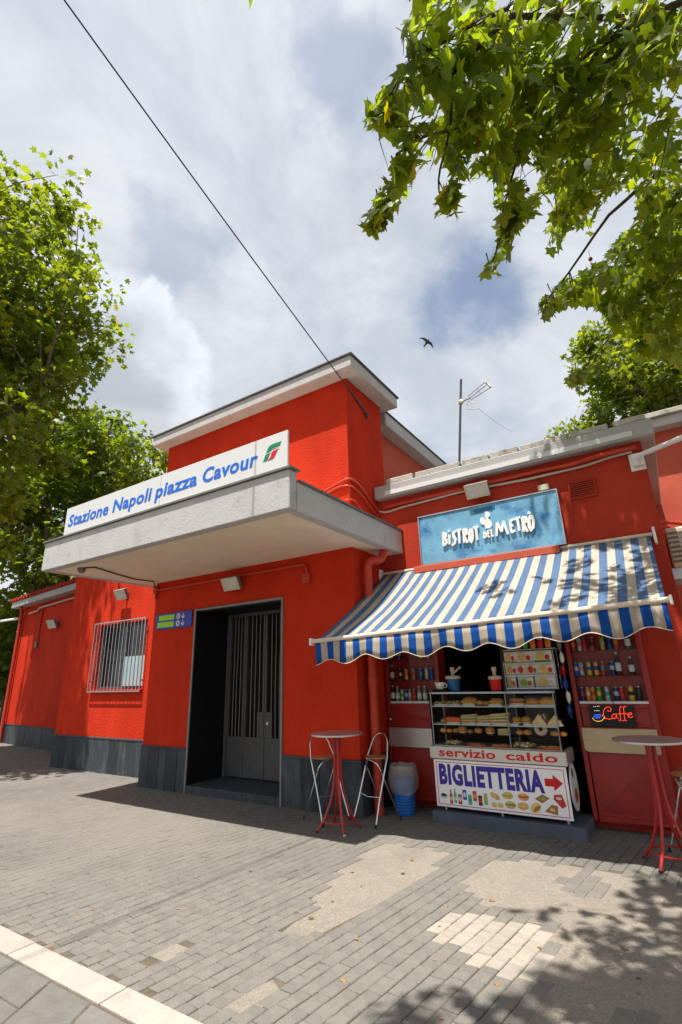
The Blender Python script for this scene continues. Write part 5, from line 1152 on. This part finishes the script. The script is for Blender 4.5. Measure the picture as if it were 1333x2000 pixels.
def far_tree(name, label, base, trunk_top, centre, rad, clumps, per, lsize, m_, shape, cr=.75, trunk_r=.3, seed=1, squash=1.0, bottom=-1.0, droop=.25):
    t = thing(name, label, 'tree', base); rr = random.Random(seed); g_ = np.random.default_rng(seed)
    b = MB(); tp = wander(base, trunk_top, 8, .35, seed); b.tube(tp, [trunk_r*(1.25 if i == 0 else 1-.45*i/8) for i in range(9)], 10); b.build('trunk', M['bark'], t, smooth=True)
    cs = []
    while len(cs) < clumps:
        d = Vector((rr.gauss(0, 1), rr.gauss(0, 1), rr.gauss(0, 1))).normalized()
        if d.z < bottom: continue
        f = rr.random()**.38; k = .82+.36*noise.noise(d*2.1+Vector((seed, 0, 0)))
        cs.append(Vector(centre)+Vector((d.x*rad[0], d.y*rad[1], d.z*rad[2]))*f*k)
    limbs = MB(); c0 = Vector(centre); top = Vector(trunk_top)
    mains = []
    for k in range(9):
        a = 2*math.pi*k/9+rr.uniform(-.3, .3); e_ = c0+Vector((math.cos(a)*rad[0]*.55, math.sin(a)*rad[1]*.55, rad[2]*rr.uniform(-.45, .7)))
        s0 = Vector(tp[rr.choice((4, 5, 6, 7))]); w = wander(s0, e_, 7, .7, seed+k); mains.append(w); limbs.tube(w, [trunk_r*.42*(1-.75*i/7) for i in range(8)], 7)
    ml = [p for w in mains for p in w[2:]]
    for c_ in cs:
        q = min(ml, key=lambda p: (p-c_).length_squared+(4 if p.z > c_.z+1 else 0)); w = wander(q, c_, 3, .25, c_.x); limbs.tube(w, [.035, .026, .018, .008], 4, 0, False)
    raw(limbs, 'limbs', M['bark'], t)
    pos = []; tip = []; nr = []
    for c_ in cs:
        s_ = cr*rr.uniform(.6, 1.25); n = int(per*rr.uniform(.6, 1.4)); d = g_.normal(0, 1, (n, 3)); d *= (s_*g_.random((n, 1))**.45)/np.linalg.norm(d, axis=1, keepdims=True); d[:, 2] *= .62*squash
        pos.append(np.array(c_)+d)
        out = d/(np.linalg.norm(d, axis=1, keepdims=True)+1e-6); tp_ = out+g_.normal(0, .55, (n, 3)); tp_[:, 2] -= droop; tip.append(tp_)
        nn = g_.normal(0, .55, (n, 3)); nn[:, 2] += .9; nn[:, 1] -= .25; nr.append(nn)
    pos, tip, nr = map(np.vstack, (pos, tip, nr)); sz = g_.uniform(.7, 1.2, len(pos))*lsize
    me = leaf_mesh('crown', shape, pos, tip, nr, sz, m_); o = finish(bpy.data.objects.new('crown', me), t); o['kind'] = 'stuff'
    return t
far_tree('plane_tree', 'tall broad plane tree filling the left edge above the low wing', (-16.2, 3.1, 0), (-14.8, 3.8, 9.6), (-14.55, 4.15, 10.9), (4.2, 3.9, 6.8), 330, 66, .205, M['leaffar'], FARL, .75, .36, 3)
far_tree('plane_tree', 'darker plane tree whose trunk rises behind the low wing roof', (-21.9, 10.3, 0), (-21.6, 10.6, 8), (-22.2, 11.0, 9.2), (5.0, 4.4, 6.6), 230, 58, .30, M['leafdark'], FARL, 1.0, .36, 17)
far_tree('young_tree', 'slender pale green tree with oval leaves left of the tower', (-13.2, 9.7, 0), (-13.0, 9.6, 5.5), (-12.9, 9.5, 7.2), (2.1, 1.8, 2.9), 62, 46, .24, M['leaffar'], OVAL, .62, .12, 29, 1.2, droop=.7)
far_tree('plane_tree', 'dense plane tree rising behind the bistro roof at right', (2.2, 21.5, 0), (2.0, 21, 8), (2.0, 21, 12.2), (4.3, 3.8, 5.6), 240, 80, .23, M['leaffar'], FARL, .85, .34, 41)
far_tree('hedge_tree', 'low shady tree beyond the left end of the wing', (-25.5, 11.5, 0), (-25.5, 11.5, 3), (-25.2, 11.6, 3.6), (4.0, 3.4, 3.4), 110, 60, .27, M['leafdark'], FARL, .9, .2, 53)
far_tree('hedge_tree', 'low dark tree behind the roof of the low wing', (-17.5, 14.5, 0), (-17.5, 14.5, 3.5), (-17.3, 14.5, 5.4), (4.6, 3.0, 3.0), 110, 60, .27, M['leafdark'], FARL, .9, .2, 57)

# ---- near plane tree overhead at right
NT = thing('plane_tree', 'near plane tree hanging large backlit leaves over the upper right', 'tree', (3.4, 2.7, 0))
b = MB(); tk = wander((3.4, 2.7, 0), (2.7, 2.4, 6.2), 8, .2, 71); b.tube(tk, [.34, .29, .27, .26, .25, .24, .22, .20, .17], 12); b.build('trunk', M['bark'], NT, smooth=True)
POLY = [(770, -60), (800, 30), (775, 70), (800, 105), (790, 140), (745, 170), (735, 205), (703, 225), (715, 250), (755, 258), (770, 290), (765, 330), (740, 360), (735, 400), (705, 420), (712, 445), (730, 474), (748, 440), (770, 430), (775, 400), (800, 380), (815, 340), (805, 322), (850, 315), (880, 320), (885, 350), (848, 392), (850, 408), (882, 438), (902, 425), (900, 395), (920, 352), (955, 345), (965, 380), (975, 420), (970, 465), (985, 482), (932, 528), (945, 550), (988, 530), (994, 490), (1008, 450), (1042, 420), (1055, 385), (1085, 385), (1080, 430), (1058, 460), (1075, 510), (1088, 540), (1060, 580), (1043, 605), (1072, 632), (1105, 605), (1160, 598), (1190, 650), (1170, 690), (1108, 738), (1106, 758), (1134, 760), (1185, 700), (1232, 688), (1245, 715), (1290, 700), (1340, 722), (2400, 760), (2400, -60)]
HOLES = [[(1172, 405), (1232, 362), (1242, 430), (1205, 470), (1168, 520), (1150, 480)], [(1005, 335), (1045, 305), (1062, 350), (1030, 385)], [(1088, 470), (1140, 440), (1165, 500), (1120, 545), (1095, 520)], [(1100, 655), (1180, 620), (1230, 660), (1180, 690), (1150, 715)], [(950, 20), (985, 10), (975, 50)]]
def visible_ok(q):
    x, y = q
    if not (-10 < x < 1343 and -10 < y < 2010): return True
    return inpoly(x, y, POLY) and not any(inpoly(x, y, h) for h in HOLES)
def hang(x, y): return 5.55-.95*max(0, min(1, y/720))
lim = []
LIMBS = [[(1500, -120, 6.3), (1327, 5, 5.9), (1180, 85, 5.6), (1042, 162, 5.3), (930, 225, 5.05), (840, 262, 4.9), (775, 300, 4.75), (750, 400, 4.55)],
         [(1500, 60, 6.0), (1238, 83, 5.7), (1120, 190, 5.4), (1018, 294, 5.1), (985, 400, 4.8), (960, 520, 4.55)],
         [(1560, 180, 5.9), (1300, 330, 5.5), (1190, 420, 5.2), (1090, 560, 4.9), (1065, 610, 4.75)],
         [(1400, -200, 6.4), (1100, -30, 6.0), (900, 60, 5.6), (790, 130, 5.3), (722, 225, 5.0)],
         [(1600, 380, 5.7), (1330, 480, 5.3), (1240, 580, 5.0), (1200, 650, 4.9), (1120, 745, 4.75)],
         [(1500, 20, 6.6), (1000, 30, 5.7), (880, 150, 5.4), (860, 330, 4.95), (880, 415, 4.7)],
         [(1650, 540, 5.5), (1400, 620, 5.2), (1300, 690, 5.0)]]
lb = MB()
for k, pl_ in enumerate(LIMBS):
    P_ = [pZ(x, y, z) for x, y, z in pl_]; st_ = Vector(tk[6 if k % 2 else 8]); mid = st_.lerp(P_[0], .5)+Vector((0, 0, .35)); P_ = [st_, mid]+P_
    D_ = []
    for i in range(len(P_)-1):
        for q in range(4):
            s_ = q/4; D_.append(P_[i].lerp(P_[i+1], s_)+Vector((noise.noise(Vector((i+s_, k, 1))), noise.noise(Vector((i+s_, k, 5))), noise.noise(Vector((i+s_, k, 9)))))*.05)
    D_.append(P_[-1]); n = len(D_); lb.tube(D_, [max(.006, .034*(1-i/n)**1.2+.003) for i in range(n)], 7); lim.append(D_)
raw(lb, 'limbs', M['twig'], NT)
allp = [p for D_ in lim for p in D_[6:]]
LP, LT, LN, LS = [], [], [], []
tw = MB(); rr = random.Random(23)
def add_twig(p0, dirv, ln, nl, size, check=True):
    pts = []; d = Vector(dirv).normalized(); p = Vector(p0); n = 6
    for i in range(n+1):
        pts.append(p.copy()); d = (d+Vector((rr.uniform(-.2, .2), rr.uniform(-.2, .2), -.16+rr.uniform(-.1, .1)))).normalized(); p = p+d*ln/n
    if check and not all(visible_ok(proj(q)) for q in pts[2:]): 
        ok = [q for q in pts if visible_ok(proj(q))]
        if len(ok) < 4: return False
    n0 = len(LP); last = 0
    for i in range(nl):
        s_ = (i+.6)/nl*n; k = min(int(s_), n-1); q = pts[k].lerp(pts[k+1], s_-k); dd = (pts[k+1]-pts[k]).normalized()
        side = dd.cross(Vector((0, 0, 1))).normalized()*(1 if i % 2 else -1)
        st_ = (side*rr.uniform(.5, 1)+dd*rr.uniform(.1, .7)+Vector((0, 0, rr.uniform(-.5, .15)))).normalized()
        base = q+st_*rr.uniform(.03, .07); tipd = (st_+Vector((rr.uniform(-.35, .35), rr.uniform(-.35, .35), -.75+rr.uniform(-.45, .45)))).normalized()
        sz = size*rr.uniform(.62, 1.15)
        if check and not (visible_ok(proj(base)) and visible_ok(proj(base+tipd*sz*.85))): continue
        LP.append(base); LT.append(tipd); LN.append(Vector((rr.gauss(0, .5), rr.gauss(0, .5)-.1, 1))); LS.append(sz); last = k+1
    if len(LP)-n0 < 2: del LP[n0:], LT[n0:], LN[n0:], LS[n0:]; return False
    tw.tube(pts[:last+1], [.005*(1-.75*i/n) for i in range(last+1)], 4, 0, False)
    return True
# twigs along the limbs
for D_ in lim:
    n = len(D_)
    for i in range(6, n):
        for r_ in range(1+i % 2 if i < n-4 else 3):
            d = (D_[min(i+1, n-1)]-D_[i-1]).normalized(); a = rr.uniform(0, 6.28); d = d*.7+Vector((math.cos(a), math.sin(a), rr.uniform(-.4, .3)))*.8; add_twig(D_[i], d, rr.uniform(.18, .42), rr.randint(5, 8), .135)
# loose sprays hanging at the crown's edge
for (x, y, z) in ((735, 395, 4.6), (742, 425, 4.55), (728, 440, 4.5), (880, 385, 4.7), (884, 405, 4.65), (975, 455, 4.7), (968, 490, 4.65), (950, 520, 4.55), (1075, 540, 4.8), (1070, 580, 4.75), (1066, 600, 4.7), (1125, 735, 4.75), (1118, 745, 4.7), (720, 225, 5.0), (735, 215, 5.0), (790, 85, 5.3), (1245, 690, 4.8), (1300, 690, 4.8), (1000, 420, 4.8), (765, 330, 4.75), (1160, 640, 4.9)):
    for r_ in range(2): add_twig(pZ(x, y-26, z+.12), (rr.uniform(-.4, .2), rr.uniform(-.4, .4), -.75), rr.uniform(.15, .26), rr.randint(6, 8), .135)
# fill through the crown's depth
cnt = 0; tries = 0
while cnt < 165 and tries < 20000:
    tries += 1
    x, y = rr.uniform(700, 1380), rr.uniform(-40, 740)
    if not inpoly(x, y, POLY) or any(inpoly(x, y, h) for h in HOLES): continue
    dens = .3+.7*min(1, max(0, (x-700)/420))*(1.15-.6*y/720)
    if rr.random() > dens: continue
    z = hang(x, y)+rr.uniform(-.2, .75)*(1.1-.5*y/720); p = pZ(x, y, z)
    if add_twig(p, (-.7+rr.uniform(-.6, .6), rr.uniform(-.7, .7), rr.uniform(-.3, .2)), rr.uniform(.3, .55), rr.randint(6, 9), .130): cnt += 1
# the low right of the crown, hanging in front of the tree behind
cnt = 0; tries = 0
while cnt < 120 and tries < 20000:
    tries += 1
    x, y = rr.uniform(1010, 1400), rr.uniform(300, 725)
    if not inpoly(x, y, POLY) or any(inpoly(x, y, h) for h in HOLES): continue
    p = pZ(x, y, hang(x, y)+rr.uniform(-.1, 1.0))
    if add_twig(p, (-.6+rr.uniform(-.6, .6), rr.uniform(-.7, .7), rr.uniform(-.5, .1)), rr.uniform(.25, .45), rr.randint(6, 9), .135): cnt += 1
# foliage whose shade falls on the bistro wall, the awning and the paving
def shade(target, zlo, zhi, want, size=.17):
    got = 0; tr_ = 0
    while got < want and tr_ < want*60:
        tr_ += 1; g_ = target()
        if g_ is None: continue
        z = rr.uniform(zlo, zhi); p = g_-LIGHT*((z-g_.z)/-LIGHT.z)
        if not visible_ok(proj(p)): continue
        if add_twig(p, (rr.uniform(-.8, .6), rr.uniform(-.7, .7), rr.uniform(-.2, .2)), rr.uniform(.3, .55), rr.randint(8, 11), size): got += 1
shade(lambda: Vector((rr.uniform(-.95, .9), 6.9, rr.uniform(3.15, 4.6))), 5.2, 9.5, 95)
shade(lambda: Vector((-1.9+2.2*rr.random()**.7, rr.uniform(5.3, 6.6), 2.6)), 5.0, 9.0, 34)
SHP = [[(775, 1995), (800, 1955), (900, 1945), (1000, 1945), (1100, 1985), (1100, 2040), (780, 2040)], [(960, 1785), (1000, 1778), (1110, 1800), (1180, 1765), (1250, 1722), (1333, 1695), (1400, 1700), (1400, 2050), (1200, 2050), (1150, 1930), (1090, 1895), (1110, 1865), (1040, 1850), (1000, 1815)]]
def gt():
    x, y = rr.uniform(770, 1400), rr.uniform(1695, 2045)
    if not any(inpoly(x, y, s_) for s_ in SHP): return None
    return pZ(x, y, 0)
shade(gt, 5.0, 10.0, 46, .19)
cnt = 0
while cnt < 70:
    p = Vector((rr.uniform(.9, 5.0), rr.uniform(-1.5, 6.5), rr.uniform(5.5, 9.5))); q = proj(p)
    if -60 < q[0] < 1393 and -60 < q[1] < 2000: continue
    cnt += 1; add_twig(p, (rr.uniform(-1, .6), rr.uniform(-.7, .7), 0), rr.uniform(.35, .7), rr.randint(9, 13), .2)
raw(tw, 'twigs', M['twig'], NT, 'stuff')
LP, LT, LN, LS = (np.array([tuple(v) for v in LP]), np.array([tuple(v) for v in LT]), np.array([tuple(v) for v in LN]), np.array(LS))
vis = []
for i, p in enumerate(LP):
    q = proj(p); ins = 0 < q[0] < 1333 and 0 < q[1] < 2000
    vis.append((LS[i]/((Vector(p)-CAM).length) if ins else 0))
order = np.argsort(-np.array(vis)); big, rest = order[:300], order[300:]
V, F = PLANE; lmes = []
for k in range(5):
    v = V.copy(); v[1:, :2] *= NR.uniform(.93, 1.07, (len(V)-1, 2)); v[:, 2] += NR.normal(0, .025, len(V))
    me = bpy.data.meshes.new('leaf'); me.from_pydata([tuple(a) for a in v], [], [tuple(int(q) for q in a) for a in F]); me.materials.append(M['leaf']); me.update(); lmes.append(me)
Rm = frames(LT[big], LN[big])
for k, i in enumerate(big):
    o = bpy.data.objects.new('leaf', lmes[k % 5]); C.objects.link(o); o.parent = NT; o.matrix_parent_inverse = Matrix.Translation(-NT.location)
    mm = Matrix([list(r_) for r_ in Rm[k]]).to_4x4(); s_ = float(LS[i]); mm = Matrix.Translation(Vector(LP[i])) @ mm @ Matrix.Diagonal((s_, s_, s_, 1)); o.matrix_basis = mm
me = leaf_mesh('foliage', PLANE, LP[rest], LT[rest], LN[rest], LS[rest], M['leaf']); o = finish(bpy.data.objects.new('foliage', me), NT); o['kind'] = 'stuff'
for k in range(16):
    for _ in range(50):
        p = rr.choice(allp)+Vector((rr.uniform(-.15, .15), rr.uniform(-.15, .15), -.10)); q = proj(p)
        if inpoly(q[0], q[1], POLY) and 700 < q[0] < 1330: break
    b = MB(); b.blob(p, (.017, .017, .017), 8, 6, 0, .3, k); b.tube([p, p+Vector((0, 0, .09))], .0018, 4); b.build('seed_ball', M['seed'], NT)
# weeds on the bistro roof edge
WD = thing('roof_weed', 'small green weed sprouting from the bistro coping', 'plant', (-.62, 6.98, 4.75))
n = 70; c_ = np.array((-.60, 6.97, 4.74)); d = NR.normal(0, 1, (n, 3))*np.array((.11, .09, .09)); d[:, 2] = np.abs(d[:, 2])*1.2
me = leaf_mesh('leaves', OVAL, c_+d, d+NR.normal(0, .1, (n, 3))+np.array((0, 0, .1)), NR.normal(0, .5, (n, 3))+np.array((0, 0, 1)), NR.uniform(.04, .08, n), M['leaffar']); finish(bpy.data.objects.new('leaves', me), WD)
b = MB()
for k in range(6): b.tube([(-.60, 6.97, 4.73), (-.60+rr.uniform(-.08, .08), 6.97, 4.82), (-.60+rr.uniform(-.15, .15), 6.97+rr.uniform(-.08, .08), 4.90)], .003, 4)
b.build('stems', M['leafdark'], WD)

# a few dry leaves blown over the paving
n = 34; px_ = [pZ(rr.uniform(60, 1330), rr.uniform(1600, 1990), .003) for _ in range(n)]
pos = np.array([(p.x, p.y, .004) for p in px_]); tip = NR.normal(0, 1, (n, 3)); tip[:, 2] = NR.uniform(.0, .12, n); nr_ = NR.normal(0, .12, (n, 3))+np.array((0, 0, 1))
M['dryleaf'] = mat('dry_leaf', (.26, .14, .05), .8, .4, 30, isl=.4)
me = leaf_mesh('fallen_leaves', FARL, pos, tip, nr_, NR.uniform(.02, .05, n), M['dryleaf']); o = finish(bpy.data.objects.new('fallen_leaves', me)); tag(o, 'scattered small dry leaves on the paving', 'leaves', kind='stuff')
